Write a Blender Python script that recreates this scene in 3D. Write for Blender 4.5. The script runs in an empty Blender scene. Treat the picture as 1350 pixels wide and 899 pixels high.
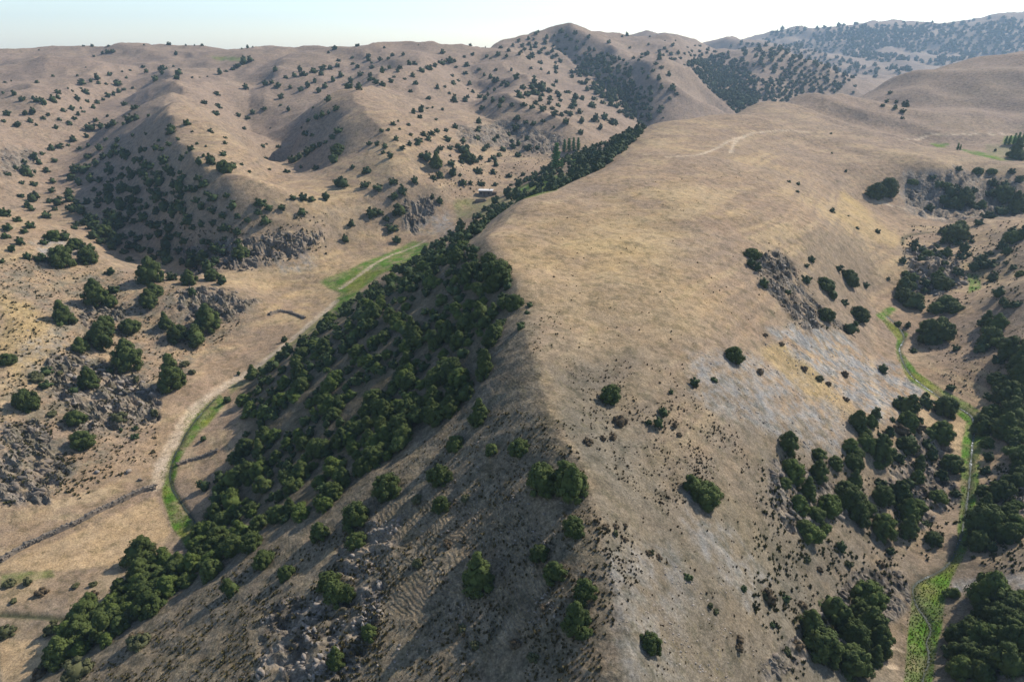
import bpy, bmesh, math, random, sys, os
import numpy as np
from mathutils import Vector, Matrix

random.seed(11)
rng = np.random.default_rng(11)
scene = bpy.context.scene
col = scene.collection

# ------------------------------------------------------------------ camera
H = 120.0                       # height of the drone above datum
FPX = 900.0                     # focal length in photograph pixels (1350 wide)
PITCH = math.radians(23.4)
cam_data = bpy.data.cameras.new("camera")
cam_data.sensor_width = 36.0
cam_data.lens = 36.0 * FPX / 1350.0
cam_data.clip_start = 0.5
cam_data.clip_end = 12000.0
cam = bpy.data.objects.new("camera", cam_data)
col.objects.link(cam)
cam.location = (0, 0, H)
cam.rotation_euler = (math.pi / 2 - PITCH, 0, 0)
scene.camera = cam

# ------------------------------------------------------------------ light
SUN_EL = math.radians(38.5)
SUN_AZ = math.radians(37.0)     # measured from +x (right) towards +y (away)
sun_dir = Vector((math.cos(SUN_EL) * math.cos(SUN_AZ), math.cos(SUN_EL) * math.sin(SUN_AZ), math.sin(SUN_EL)))
sun_data = bpy.data.lights.new("sun", 'SUN')
sun_data.energy = 4.8
sun_data.angle = math.radians(0.5)
sun_data.color = (1.0, 0.93, 0.83)
sun = bpy.data.objects.new("sun", sun_data)
sun.rotation_euler = sun_dir.to_track_quat('Z', 'Y').to_euler()
sun.location = (0, 0, 400)
col.objects.link(sun)

world = bpy.data.worlds.new("World")
scene.world = world
world.use_nodes = True
wn = world.node_tree
sky = wn.nodes.new('ShaderNodeTexSky')
sky.sky_type = 'NISHITA'
sky.sun_disc = False
sky.sun_elevation = SUN_EL
sky.sun_rotation = math.pi / 2 - SUN_AZ     # rotation 0 is +y, clockwise
sky.altitude = 1200
sky.air_density = 1.0
sky.dust_density = 1.0
sky.ozone_density = 1.0
wn.links.new(sky.outputs[0], wn.nodes['Background'].inputs[0])
wn.nodes['Background'].inputs[1].default_value = 0.15

scene.view_settings.view_transform = 'Standard'
scene.view_settings.look = 'None'
scene.view_settings.gamma = 1.0
scene.view_settings.exposure = 0.30
HAZE = 0.00014
scene.cycles.max_bounces = 5
scene.cycles.diffuse_bounces = 2
scene.cycles.glossy_bounces = 2
scene.cycles.transmission_bounces = 2
scene.cycles.volume_bounces = 1
scene.cycles.use_denoising = True
# ------------------------------------------------------------------ noise
_perm = np.random.default_rng(5).permutation(256).astype(np.int32)
_perm = np.concatenate([_perm, _perm])
_ga = np.random.default_rng(6).uniform(0, 2 * np.pi, 256)
_gx, _gy = np.cos(_ga), np.sin(_ga)

def perlin(x, y, seed=0):
    x = x + seed * 17.31; y = y + seed * 9.73
    xf = np.floor(x); yf = np.floor(y)
    xi = xf.astype(np.int64) & 255; yi = yf.astype(np.int64) & 255
    fx = x - xf; fy = y - yf
    u = fx * fx * fx * (fx * (fx * 6 - 15) + 10); v = fy * fy * fy * (fy * (fy * 6 - 15) + 10)
    def g(ix, iy, dx, dy):
        h = _perm[_perm[ix & 255] + (iy & 255)]
        return _gx[h] * dx + _gy[h] * dy
    a = g(xi, yi, fx, fy); b = g(xi + 1, yi, fx - 1, fy)
    c = g(xi, yi + 1, fx, fy - 1); d = g(xi + 1, yi + 1, fx - 1, fy - 1)
    return ((a + u * (b - a)) * (1 - v) + (c + u * (d - c)) * v) * 1.5

def fbm(x, y, lam, octv=4, seed=0, gain=0.5):
    r = 0; a = 1.0; s = 1.0 / lam; t = 0
    for k in range(octv):
        r = r + a * perlin(x * s, y * s, seed + k * 3 + 1); t += a
        a *= gain; s *= 2.03
    return r / t * 1.4

def ridged(x, y, lam, octv=3, seed=0):
    r = 0; a = 1.0; s = 1.0 / lam; t = 0
    for k in range(octv):
        r = r + a * (1 - np.abs(perlin(x * s, y * s, seed + k * 3 + 1)) * 2); t += a
        a *= 0.5; s *= 2.1
    return r / t

def sstep(a, b, x):
    t = np.clip((x - a) / (b - a), 0, 1)
    return t * t * (3 - 2 * t)

# ------------------------------------------------------------------ pixels and rays
CP, SP = math.cos(PITCH), math.sin(PITCH)
def ray(px, py):
    dx = (px - 675.0) / FPX; dy = (449.5 - py) / FPX
    return dx, CP + dy * SP, -SP + dy * CP
def at_drop(px, py, D):
    rx, ry, rz = ray(px, py); t = -D / rz
    return rx * t, ry * t, D
def at_fwd(px, py, Y):
    rx, ry, rz = ray(px, py); t = Y / ry
    return rx * t, Y, -rz * t
def project(x, y, z):
    dz = z - H
    f = y * CP - dz * SP
    up = y * SP + dz * CP
    return 675.0 + FPX * x / f, 449.5 - FPX * up / f, f

# control points of the land: pixel and metres below the drone
PD = """
0 880 95,0 800 94.5,0 740 94,100 780 94.5,150 690 93.5,0 690 92.5,100 660 92,205 640 92.5,230 600 92,240 660 93.2,250 720 94
265 545 90.5,215 560 90,330 495 88.5,300 520 89.8,250 500 87,390 440 86.2,430 405 85,350 420 85,400 380 84.5,350 385 83.5,480 360 82
450 340 81.5,540 325 79.5,520 312 78,580 305 77,600 285 75,620 270 71.5,650 255 69,680 240 67,720 222 64.5,740 208 62.5,770 198 60
0 660 90,0 600 86,60 620 89,100 600 89,0 540 82,60 530 84,120 540 86.5,190 530 88.5,0 470 77,80 470 80,150 480 84,0 400 70,60 420 74
130 420 78.5,200 440 83.5,280 430 84.5,240 400 78,300 395 79.5,200 370 74.5,280 380 78,100 370 72,0 350 65,60 340 67,130 345 70.5
0 300 60,60 310 63.5,0 284 58,60 301 62,130 334 69.5,190 363 74,300 379 78,345 396 82
160 336 84,200 351 85.5,250 366 86,0 262 70,80 296 72,150 290 76,150 240 68,200 250 64,200 300 76,250 300 71.5,300 300 69,300 340 78,360 330 76
420 330 77,430 300 72,380 280 66,300 260 61,250 230 55,220 190 47,260 200 49,350 250 61,340 160 52,375 200 61,380 225 64
250 150 40,200 130 36,300 130 38,300 180 46,330 200 50,100 170 51,50 230 66,110 300 80,0 210 56,0 150 43,0 110 30,100 120 36,150 90 20,50 90 21
300 100 26,430 100 25,420 140 38,450 170 46,480 200 52,430 200 58,500 240 60,470 270 67,540 240 61,540 290 73,580 270 70,590 230 60
600 180 49,560 150 41,500 140 37,550 110 28,650 100 26,620 130 36,680 150 44,700 190 55,650 210 60,700 215 62.5,760 180 56,800 160 52
840 140 50,790 100 30
1300 160 44,1350 150 42,1250 130 36,1200 150 42,1150 130 36,1130 165 46,1180 175 48.5,1250 180 50.5,1340 175 50,1300 200 54,1240 195 53
1080 150 40,1000 180 43,1050 200 48,1100 200 50.5,1150 215 53,1240 225 55,1340 225 57,1200 250 63,1250 270 68,1320 270 69,1200 290 70.5
1150 270 66,1100 243 57.5,1033 237 49,1100 275 58,1150 300 65,1185 318 70,1200 315 72,1240 310 72.5
900 190 41.5,870 225 42.5,960 200 43,950 230 44,1000 260 48.5,780 260 44.5,850 300 47.5,950 300 48.5,1050 300 53,1100 310 58.5
700 300 46.5,700 350 48,800 350 48.5,900 350 50,1000 350 54,1070 350 60,1120 370 68,1150 390 75
720 420 50,800 430 51,900 430 53,1000 420 58,1060 430 64,1130 440 73,1180 450 79,750 520 53,850 520 54.5,950 520 58,1050 500 65.5
1130 500 72.5,1200 500 79.5,1200 560 77,1130 570 72,1050 570 66.5,950 600 61,850 600 57,850 700 59.5,950 700 64,1050 680 71,1120 660 76
1180 640 79,1240 640 82,1050 780 74,1140 720 79,1180 790 82.5,1130 850 80,1050 880 75,950 800 66,880 850 64,950 899 69
1215 880 84.3,1220 810 83.8,1240 750 83.3,1275 690 82.7,1285 620 82,1285 570 81.3,1240 520 80.5,1195 465 79.2,1165 418 77.3,1175 400 76.5
1300 740 81,1340 720 79,1340 800 79,1300 850 81,1345 890 77,1320 640 80,1345 600 78,1340 520 76.5,1290 520 79.5,1260 480 78,1300 440 74
1345 450 71,1240 420 76.5,1300 400 71.5,1345 375 64.5,1285 372 75,1230 345 70,1200 380 76,1195 340 71,1260 372 74.5
1320 350 70,1345 340 67,1300 320 70,1345 300 63,1300 290 69
640 325 47.5,680 380 48.5,690 440 50,705 500 51.5,725 560 53,770 640 55.5,800 740 58,825 850 61,835 899 62
310 545 89
440 180 47,410 160 42,420 135 35,520 235 58,560 262 70,215 165 42,270 235 55,310 265 60.5,350 290 67,395 235 66
690 270 45,720 258 44.6,760 238 44,800 222 43,830 200 41.5,850 180 40,862 165 39
"""
# skylines and far slopes: pixel and metres forward
PY = """
140 75 830,300 75 800,200 80 780,740 75 880,900 110 800,880 80 950,930 110 850,950 140 700,1060 90 1200,1090 110 1000,1150 80 1700
1250 70 2000,1180 90 1500,1100 70 2000
"""
SKYL = """
0 70 900,60 67 900,120 63 900,180 60 900,230 58 900,300 58 900,340 64 930,390 70 960,430 69 880,450 62 820,500 59 800,560 60 800,610 62 820,650 60 950
690 50 1120,750 43 1050,800 53 1150,820 50 1500,870 48 1500,910 60 1350,960 50 1800,1000 46 2400,1100 38 2500,1200 35 2600,1300 30 2600,1349 32 2700
862 164 388,930 155 425,1000 140 470,1050 130 505,1100 120 540,1180 104 600,1250 95 660,1350 84 720
"""
def parse(s):
    return [tuple(float(q) for q in p.split()) for ln in s.strip().splitlines() for p in ln.split(',') if p.strip()]
ctl = [at_drop(*p) for p in parse(PD)] + [at_fwd(*p) for p in parse(PY)]
for p in parse(SKYL):
    x, y, d = at_fwd(*p)
    ctl.append((x, y, d))
    k = 1.16
    ctl.append((x * k, y * k, d * k + 0.045 * y))
# shaded flank of the spur: an even slope from crest to foot, visible or not
_cr = np.array([at_drop(*p) for p in parse("835 899 62,825 850 61,800 740 58,770 640 55.5,725 560 53,705 500 51.5,690 440 50,680 380 48.5,640 325 47.5,690 270 45,720 258 44.6,760 238 44,800 222 43,830 200 41.5,850 180 40,862 165 39")])
_ft = np.array([at_drop(*p) for p in parse("100 830 94.5,190 770 94,265 710 93.5,290 650 92.5,300 580 91,320 520 89.5,345 490 88.5,400 445 86.3,450 400 84.8,500 368 82.5,560 325 79.5,610 290 75,660 250 68.5,720 222 64.5,770 198 60")])
_ft = np.concatenate([[(-86, 62, 95.5)], _ft])
_ft = _ft[np.argsort(_ft[:, 1])]; _cr = _cr[np.argsort(_cr[:, 1])]
def crest_at(y): return np.interp(y, _cr[:, 1], _cr[:, 0]), np.interp(y, _cr[:, 1], _cr[:, 2])
def foot_at(y): return np.interp(y, _ft[:, 1], _ft[:, 0]), np.interp(y, _ft[:, 1], _ft[:, 2])
for y in list(np.geomspace(56, 380, 20)):
    xc, dc = crest_at(y); xf, df = foot_at(y)
    for s_ in (0.14, 0.36, 0.6, 0.82):
        ctl.append((xc + (xf - xc) * s_, y, dc + (df - dc) * (s_ * 0.93 + 0.07 * s_ * s_)))
# land outside the frame
ctl += [(5, 20, 67), (-60, 40, 93), (62, 35, 85), (0, -15, 72), (-120, 50, 96), (120, 50, 78), (-300, 120, 76), (-190, 110, 87), (-420, 260, 58),
        (230, 110, 64), (210, 170, 62), (330, 240, 58), (480, 330, 50), (-700, 500, 34), (-1200, 800, 15), (750, 560, 35), (1500, 1100, 0), (-1600, 1800, 30),
        (0, 3400, 40), (1800, 3300, 20), (-1200, 3300, 40), (900, 2950, 30), (2400, 2600, -60), (0, 2400, 60), (-800, 1500, 50), (0, 1700, 30)]
ctl = np.array(ctl)

NC = 960
TH = np.linspace(math.radians(-58), math.radians(58), NC)
def rows():
    r = [22.0]
    while r[-1] < 3600:
        q = r[-1]
        r.append(q * (1.010 if q < 42 else 1.0038 if q < 260 else 1.0055 if q < 520 else 1.009))
    return np.array(r)
R = rows(); NR = len(R)

def tps_fit(P, vals, lam):
    n = len(P)
    d = np.sqrt(((P[:, None] - P[None]) ** 2).sum(-1)) + 1e-9
    K = d * d * np.log(d); K[np.arange(n), np.arange(n)] = lam
    A = np.zeros((n + 3, n + 3)); A[:n, :n] = K
    A[:n, n] = 1; A[:n, n + 1:] = P; A[n, :n] = 1; A[n + 1:, :n] = P.T
    return np.linalg.solve(A, np.concatenate([vals, np.zeros(3)]))
def tps_eval(P, w, Q):
    out = np.empty(len(Q))
    for i in range(0, len(Q), 8000):
        q = Q[i:i + 8000]
        d = np.sqrt(((q[:, None] - P[None]) ** 2).sum(-1)) + 1e-9
        out[i:i + 8000] = (d * d * np.log(d)) @ w[:len(P)] + w[len(P)] + q @ w[len(P) + 1:]
    return out
def uv(x, y):
    return np.stack([np.arctan2(x, y), 0.8 * np.log(np.hypot(x, y) + 1e-6)], -1)
Pc = uv(ctl[:, 0], ctl[:, 1])
keep = np.hypot(ctl[:, 0], ctl[:, 1]) > 10
Pc = Pc[keep]; ctl = ctl[keep]
w_tps = tps_fit(Pc, H - ctl[:, 2], 2e-4)
# coarse evaluation, then cubic upsampling
cu = np.linspace(TH[0], TH[-1], 150); cv = np.linspace(math.log(R[0]), math.log(R[-1]), 190)
Q = np.stack(np.meshgrid(cu, 0.8 * cv), -1).reshape(-1, 2)
Zc = tps_eval(Pc, w_tps, Q).reshape(len(cv), len(cu))
def cubic_matrix(xs, grid):
    n = len(grid); h = grid[1] - grid[0]
    f = np.clip((xs - grid[0]) / h, 0, n - 1 - 1e-9); i = np.floor(f).astype(int); t = f - i
    M = np.zeros((len(xs), n)); k = np.arange(len(xs))
    wts = [-.5 * t + t ** 2 - .5 * t ** 3, 1 - 2.5 * t ** 2 + 1.5 * t ** 3, .5 * t + 2 * t ** 2 - 1.5 * t ** 3, -.5 * t ** 2 + .5 * t ** 3]
    for o, wt in zip((-1, 0, 1, 2), wts):
        np.add.at(M, (k, np.clip(i + o, 0, n - 1)), wt)
    return M
Z = cubic_matrix(np.log(R), cv) @ Zc @ cubic_matrix(TH, cu).T
X = R[:, None] * np.sin(TH)[None]; Y = R[:, None] * np.cos(TH)[None]
RR = np.broadcast_to(R[:, None], Z.shape)

# broad relief: folds and gullies on the hills, gentle unevenness close by
wx = X + 18 * fbm(X, Y, 90, 2, 41); wy = Y + 18 * fbm(X, Y, 90, 2, 57)
far = sstep(330, 900, RR)
fl = np.full(Z.shape, 1e9)
for i in range(len(_ft) - 1):                    # keep the folds off the valley floor
    a_ = _ft[i, :2]; e_ = _ft[i + 1, :2] - a_
    t_ = np.clip(((X - a_[0]) * e_[0] + (Y - a_[1]) * e_[1]) / (e_ @ e_), 0, 1)
    fl = np.minimum(fl, np.hypot(X - a_[0] - t_ * e_[0], Y - a_[1] - t_ * e_[1]))
onspur = sstep(-25, 30, X - np.interp(Y, _cr[:, 1], _cr[:, 0])) * (1 - sstep(500, 800, Y - .35 * X))
fold = sstep(15, 90, fl) * (1 - .85 * onspur)
# spurs and gullies of the hills behind, traced along their crests and beds
def hit0(px, py):
    rx, ry, rz = ray(px, py); th = math.atan2(rx, ry); el = math.atan2(rz, math.hypot(rx, ry))
    j = int(np.clip(round((th - TH[0]) / (TH[1] - TH[0])), 0, NC - 1)); e = np.arctan2(Zb[:, j] - H, R); k = int(np.argmax(e >= el))
    return (R[k] * math.sin(th), R[k] * math.cos(th)) if e[k] >= el else None
Zb = Z.copy()
def plan_dist(L):
    d = np.full(Z.shape, 1e9); i0 = int(np.searchsorted(R, 200)); wx_, wy_ = wx[i0:], wy[i0:]
    for a_, b_ in zip(L[:-1], L[1:]):
        a_ = np.array(a_); e_ = np.array(b_) - a_
        t_ = np.clip(((wx_ - a_[0]) * e_[0] + (wy_ - a_[1]) * e_[1]) / (e_ @ e_ + 1e-9), 0, 1)
        d[i0:] = np.minimum(d[i0:], np.hypot(wx_ - a_[0] - t_ * e_[0], wy_ - a_[1] - t_ * e_[1]))
    return d
for pts, hh, ww in (("235 95,225 130,215 165,235 200,280 240,320 270,370 292", 10, 50), ("190 110,150 150,100 185,40 215", -8, 38), ("560 85,505 118,480 150,488 190,520 230,552 262", 11, 52),
        ("330 115,335 150,360 180,378 205", -9, 36), ("690 72,680 100,690 140,720 170,745 185", 9, 45), ("600 90,620 120,650 150,680 185", -8, 36), ("765 55,800 80,840 110,875 140", 20, 85),
        ("742 62,790 100,830 135,852 152", -18, 55), ("880 58,900 90,905 125", 20, 80), ("940 72,940 100,958 140", -20, 65), ("60 82,50 110,20 150", 10, 55), ("120 95,110 125,70 160,20 190", 7, 40),
        ("400 85,370 105,345 130", 8, 45), ("1000 75,1030 95,1080 110", 22, 90), ("1060 70,1110 85,1150 95", -24, 90)):
    L = [q for q in (hit0(*p) for p in parse(pts)) if q]
    if len(L) < 2: continue
    Z = Z + hh * np.clip(1 - plan_dist(L) / ww, 0, 1) ** 1.25
cd_ = np.full(Z.shape, 1e9)                      # the spur's crisp crest
for a_, b_ in zip(_cr[:-1], _cr[1:]):
    e_ = b_[:2] - a_[:2]; t_ = np.clip(((X - a_[0]) * e_[0] + (Y - a_[1]) * e_[1]) / (e_ @ e_), 0, 1)
    cd_ = np.minimum(cd_, np.hypot(X - a_[0] - t_ * e_[0], Y - a_[1] - t_ * e_[1]))
Z = Z + 2.0 * np.clip(1 - cd_ / 15, 0, 1) ** 1.2 * (1 - sstep(190, 260, RR))
Z = Z + fold * far * (9.0 * (ridged(wx, wy, 190, 3, 3) - .55)) + fold * sstep(270, 480, RR) * (5.5 * (ridged(wx, wy, 85, 3, 13) - .55))
Z = Z + (1 - fold) * sstep(300, 500, RR) * onspur * 7.0 * (ridged(wx * .8 + wy * .3, wy, 95, 2, 29) - .55)
Z = Z + sstep(1200, 2200, RR) * 34 * (ridged(wx, wy, 420, 4, 23) - .5)
Z = Z + 0.55 * fbm(X, Y, 26, 3, 71) + 0.16 * fbm(X, Y, 7, 3, 75)

def vis_of(Z):
    E = np.arctan2(Z - H, RR)
    M = np.maximum.accumulate(E, axis=0)
    return E >= M - 2e-4, E
VIS, ELEV = vis_of(Z)
U, V, DEPTH = project(X, Y, Z)

# ---- masks drawn as outlines in photograph pixels and laid on the visible ground
NW1 = fbm(X, Y, 14, 4, 201); NW2 = fbm(X, Y, 14, 4, 231)
NF = fbm(X, Y, 3.2, 3, 251)
def outline(pts, soft=6.0, warp=8.0, vis=True):
    P = np.array(parse(pts) if isinstance(pts, str) else pts, float)
    m = warp * 2 + soft
    sel = (U > P[:, 0].min() - m) & (U < P[:, 0].max() + m) & (V > P[:, 1].min() - m) & (V < P[:, 1].max() + m)
    if vis: sel &= VIS
    out = np.zeros(Z.shape)
    u = U[sel] + warp * NW1[sel]; v = V[sel] + warp * NW2[sel]
    inside = np.zeros(u.shape, bool); dist = np.full(u.shape, 1e9)
    for i in range(len(P)):
        a = P[i]; b = P[(i + 1) % len(P)]
        c = ((a[1] > v) != (b[1] > v)) & (u < (b[0] - a[0]) * (v - a[1]) / (b[1] - a[1] + 1e-12) + a[0])
        inside ^= c
        e = b - a; t = np.clip(((u - a[0]) * e[0] + (v - a[1]) * e[1]) / (e @ e), 0, 1)
        dist = np.minimum(dist, np.hypot(u - a[0] - t * e[0], v - a[1] - t * e[1]))
    sd = np.where(inside, dist, -dist)
    out[sel] = sstep(-soft / 2, soft / 2, sd)
    return out

def ray_polar(px, py):
    rx, ry, rz = ray(px, py)
    return math.atan2(rx, ry), math.atan2(rz, math.hypot(rx, ry))
def column(th):
    f = (th - TH[0]) / (TH[1] - TH[0]); j = int(np.clip(math.floor(f), 0, NC - 2)); return j, f - j
def hit(px, py):
    """first ground point that the ray through a pixel meets"""
    th, el = ray_polar(px, py)
    j, t = column(th)
    zc = Z[:, j] * (1 - t) + Z[:, j + 1] * t
    e = np.arctan2(zc - H, R)
    k = np.argmax(e >= el)
    if e[k] < el: return None
    if k == 0: return None
    s = (el - e[k - 1]) / (e[k] - e[k - 1] + 1e-12)
    r = R[k - 1] + s * (R[k] - R[k - 1])
    z = zc[k - 1] + s * (zc[k] - zc[k - 1])
    return np.array([r * math.sin(th), r * math.cos(th), z])
LOGR = np.log(R)
def ground(x, y):
    r = math.hypot(x, y); j, t = column(math.atan2(x, y))
    zc = Z[:, j] * (1 - t) + Z[:, j + 1] * t
    return float(np.interp(r, R, zc))
def polyline(pts, step=1.0):
    P = [hit(*p[:2]) for p in (parse(pts) if isinstance(pts, str) else pts)]
    P = [p for p in P if p is not None]
    out = []
    n = len(P)
    for i in range(n - 1):
        p0, p1, p2, p3 = P[max(i - 1, 0)], P[i], P[i + 1], P[min(i + 2, n - 1)]
        m = max(2, int(np.linalg.norm(p2 - p1) / step))
        for k in range(m):
            t = k / m
            q = .5 * (2 * p1 + (p2 - p0) * t + (2 * p0 - 5 * p1 + 4 * p2 - p3) * t * t + (3 * p1 - p0 - 3 * p2 + p3) * t ** 3)
            out.append(q)
    out.append(P[-1])
    return np.array(out)
def line_dist(L, reach):
    """plan distance of every grid vertex to a polyline, only computed near it"""
    D = np.full(Z.shape, 1e9)
    for i in range(len(L) - 1):
        a = L[i, :2]; b = L[i + 1, :2]
        r0 = min(np.hypot(*a), np.hypot(*b)) - reach; r1 = max(np.hypot(*a), np.hypot(*b)) + reach
        t0 = min(math.atan2(*a), math.atan2(*b)) - reach / max(r0, 10); t1 = max(math.atan2(*a), math.atan2(*b)) + reach / max(r0, 10)
        i0, i1 = np.searchsorted(R, [r0, r1]); j0, j1 = np.searchsorted(TH, [t0, t1])
        if i1 <= i0 or j1 <= j0: continue
        x = X[i0:i1, j0:j1]; y = Y[i0:i1, j0:j1]; e = b - a
        t = np.clip(((x - a[0]) * e[0] + (y - a[1]) * e[1]) / (e @ e + 1e-9), 0, 1)
        D[i0:i1, j0:j1] = np.minimum(D[i0:i1, j0:j1], np.hypot(x - a[0] - t * e[0], y - a[1] - t * e[1]))
    return D
# ------------------------------------------------------------------ materials
def new_mat(name):
    m = bpy.data.materials.new(name); m.use_nodes = True
    nt = m.node_tree; b = nt.nodes['Principled BSDF']
    b.inputs['Roughness'].default_value = 0.95
    b.inputs['Specular IOR Level'].default_value = 0.08
    return m, nt, b
def N(nt, kind, **kw):
    n = nt.nodes.new(kind)
    for k, v in kw.items(): setattr(n, k, v)
    return n
def noise(nt, scale, detail=4, rough=0.6, vec=None):
    n = N(nt, 'ShaderNodeTexNoise'); n.inputs['Scale'].default_value = scale
    n.inputs['Detail'].default_value = detail; n.inputs['Roughness'].default_value = rough
    if vec is not None: nt.links.new(vec, n.inputs['Vector'])
    return n
def maprange(nt, src, a, b, c, d):
    n = N(nt, 'ShaderNodeMapRange'); n.clamp = True
    for i, v in zip((1, 2, 3, 4), (a, b, c, d)): n.inputs[i].default_value = v
    nt.links.new(src, n.inputs[0]); return n.outputs[0]
def math_n(nt, op, a, b):
    n = N(nt, 'ShaderNodeMath', operation=op)
    for i, v in enumerate((a, b)):
        if isinstance(v, (int, float)): n.inputs[i].default_value = v
        else: nt.links.new(v, n.inputs[i])
    return n.outputs[0]
def mixcol(nt, mode, fac, a, b):
    n = N(nt, 'ShaderNodeMix', data_type='RGBA', blend_type=mode)
    for i, v in ((0, fac), (6, a), (7, b)):
        if isinstance(v, (int, float)): n.inputs[i].default_value = v
        elif isinstance(v, tuple): n.inputs[i].default_value = (*v, 1)
        else: nt.links.new(v, n.inputs[i])
    return n.outputs[2]

def ground_material():
    m, nt, b = new_mat("ground_cover")
    geo = N(nt, 'ShaderNodeNewGeometry'); pos = geo.outputs['Position']
    att = N(nt, 'ShaderNodeAttribute', attribute_name='cover')
    rk = N(nt, 'ShaderNodeAttribute', attribute_name='rocky')
    n1 = noise(nt, 0.55, 6, 0.65, pos); n2 = noise(nt, 3.1, 5, 0.7, pos); n3 = noise(nt, 0.09, 5, 0.6, pos)
    sc = N(nt, 'ShaderNodeAttribute', attribute_name='scrub'); n4 = noise(nt, 1.35, 7, .8, pos)
    v = math_n(nt, 'MULTIPLY', maprange(nt, n1.outputs[0], .25, .75, .70, 1.28), maprange(nt, n2.outputs[0], .28, .72, .52, 1.46))
    v = math_n(nt, 'MULTIPLY', v, math_n(nt, 'ADD', 1.0, math_n(nt, 'MULTIPLY', sc.outputs['Fac'], maprange(nt, n4.outputs[0], .36, .62, -.42, .38))))
    v = math_n(nt, 'MULTIPLY', v, maprange(nt, n3.outputs[0], .25, .75, .86, 1.12))
    # sparse darker specks of stubble and stones
    sp = noise(nt, 1.7, 8, 0.75, pos)
    v = math_n(nt, 'MULTIPLY', v, maprange(nt, sp.outputs[0], .55, .68, 1.0, .5))
    # pale stones and darker dry clumps that break up the sward
    n5 = noise(nt, 4.6, 4, .7, pos); n6 = noise(nt, .42, 6, .72, pos)
    v = math_n(nt, 'MULTIPLY', v, maprange(nt, n5.outputs[0], .60, .72, 1.0, 1.55))
    v = math_n(nt, 'MULTIPLY', v, maprange(nt, n6.outputs[0], .50, .62, 1.06, .72))
    c = mixcol(nt, 'MIX', maprange(nt, n6.outputs[0], .50, .64, 0.0, .38), att.outputs['Color'], mixcol(nt, 'MULTIPLY', 1.0, att.outputs['Color'], (.86, .98, .86)))
    cm = N(nt, 'ShaderNodeVectorMath', operation='SCALE'); nt.links.new(c, cm.inputs[0]); nt.links.new(v, cm.inputs['Scale'])
    hue = noise(nt, 0.23, 4, 0.6, pos)
    c2 = mixcol(nt, 'MIX', maprange(nt, hue.outputs[0], .4, .7, 0.0, .35), cm.outputs[0], mixcol(nt, 'MULTIPLY', 1.0, cm.outputs[0], (1.13, 1.0, .78)))
    nt.links.new(c2, b.inputs['Base Color'])
    h = math_n(nt, 'ADD', math_n(nt, 'MULTIPLY', n2.outputs[0], .35), math_n(nt, 'MULTIPLY', n1.outputs[0], .9))
    vor = N(nt, 'ShaderNodeTexVoronoi', feature='F1'); vor.inputs['Scale'].default_value = 0.8; nt.links.new(pos, vor.inputs['Vector'])
    h = math_n(nt, 'ADD', h, math_n(nt, 'MULTIPLY', math_n(nt, 'MULTIPLY', vor.outputs['Distance'], -1.6), rk.outputs['Fac']))
    # sheep terraces: narrow treads that follow the contour lines
    te = N(nt, 'ShaderNodeAttribute', attribute_name='terrace'); xyz = N(nt, 'ShaderNodeSeparateXYZ'); nt.links.new(pos, xyz.inputs[0])
    wob = noise(nt, .16, 3, .6, pos); wob2 = noise(nt, .9, 3, .6, pos)
    ph = math_n(nt, 'ADD', math_n(nt, 'MULTIPLY', xyz.outputs['Z'], 19.0), math_n(nt, 'ADD', math_n(nt, 'MULTIPLY', wob.outputs[0], 34.0), math_n(nt, 'MULTIPLY', wob2.outputs[0], 9.0)))
    tr = math_n(nt, 'MULTIPLY', math_n(nt, 'SINE', ph, 0.0), te.outputs['Fac'])
    h = math_n(nt, 'ADD', h, math_n(nt, 'MULTIPLY', tr, .22))
    h = math_n(nt, 'ADD', h, math_n(nt, 'MULTIPLY', math_n(nt, 'MULTIPLY', n4.outputs[0], .55), sc.outputs['Fac']))
    bp = N(nt, 'ShaderNodeBump'); bp.inputs['Strength'].default_value = 0.75; bp.inputs['Distance'].default_value = 0.35
    nt.links.new(h, bp.inputs['Height']); nt.links.new(bp.outputs[0], b.inputs['Normal'])
    return m
MAT_GROUND = ground_material()

# ------------------------------------------------------------------ ground cover
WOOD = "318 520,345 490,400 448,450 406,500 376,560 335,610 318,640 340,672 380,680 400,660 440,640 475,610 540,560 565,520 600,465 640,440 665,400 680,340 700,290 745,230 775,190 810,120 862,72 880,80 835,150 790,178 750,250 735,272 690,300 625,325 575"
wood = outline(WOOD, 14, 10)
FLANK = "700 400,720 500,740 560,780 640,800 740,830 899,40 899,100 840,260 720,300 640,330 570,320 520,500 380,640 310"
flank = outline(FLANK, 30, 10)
scree = np.maximum.reduce([
    outline("1008 437,1060 420,1120 452,1195 492,1216 515,1190 545,1150 552,1100 512,1050 478", 12, 10),
    .6 * outline("905 470,985 462,1060 502,1120 560,1110 600,1040 590,960 545,910 510", 24, 14),
    .42 * outline("905 640,950 680,1010 760,980 810,930 740,905 690", 20, 14),
    .32 * outline("790 730,870 715,905 780,905 890,830 899,800 800", 30, 18),
    .6 * outline("560 285,590 280,600 300,570 312,545 305", 8, 6), .5 * outline("360 340,420 335,420 355,370 362", 8, 6),
    .7 * outline("40 320,95 315,115 335,60 345", 8, 6), .45 * outline("40 440,90 430,90 470,60 500,20 480", 14, 10),
    .5 * outline("1190 225,1230 222,1260 240,1250 290,1200 285,1185 255", 10, 8), .6 * outline("1255 770,1350 760,1350 790,1262 795", 10, 6)])
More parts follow.
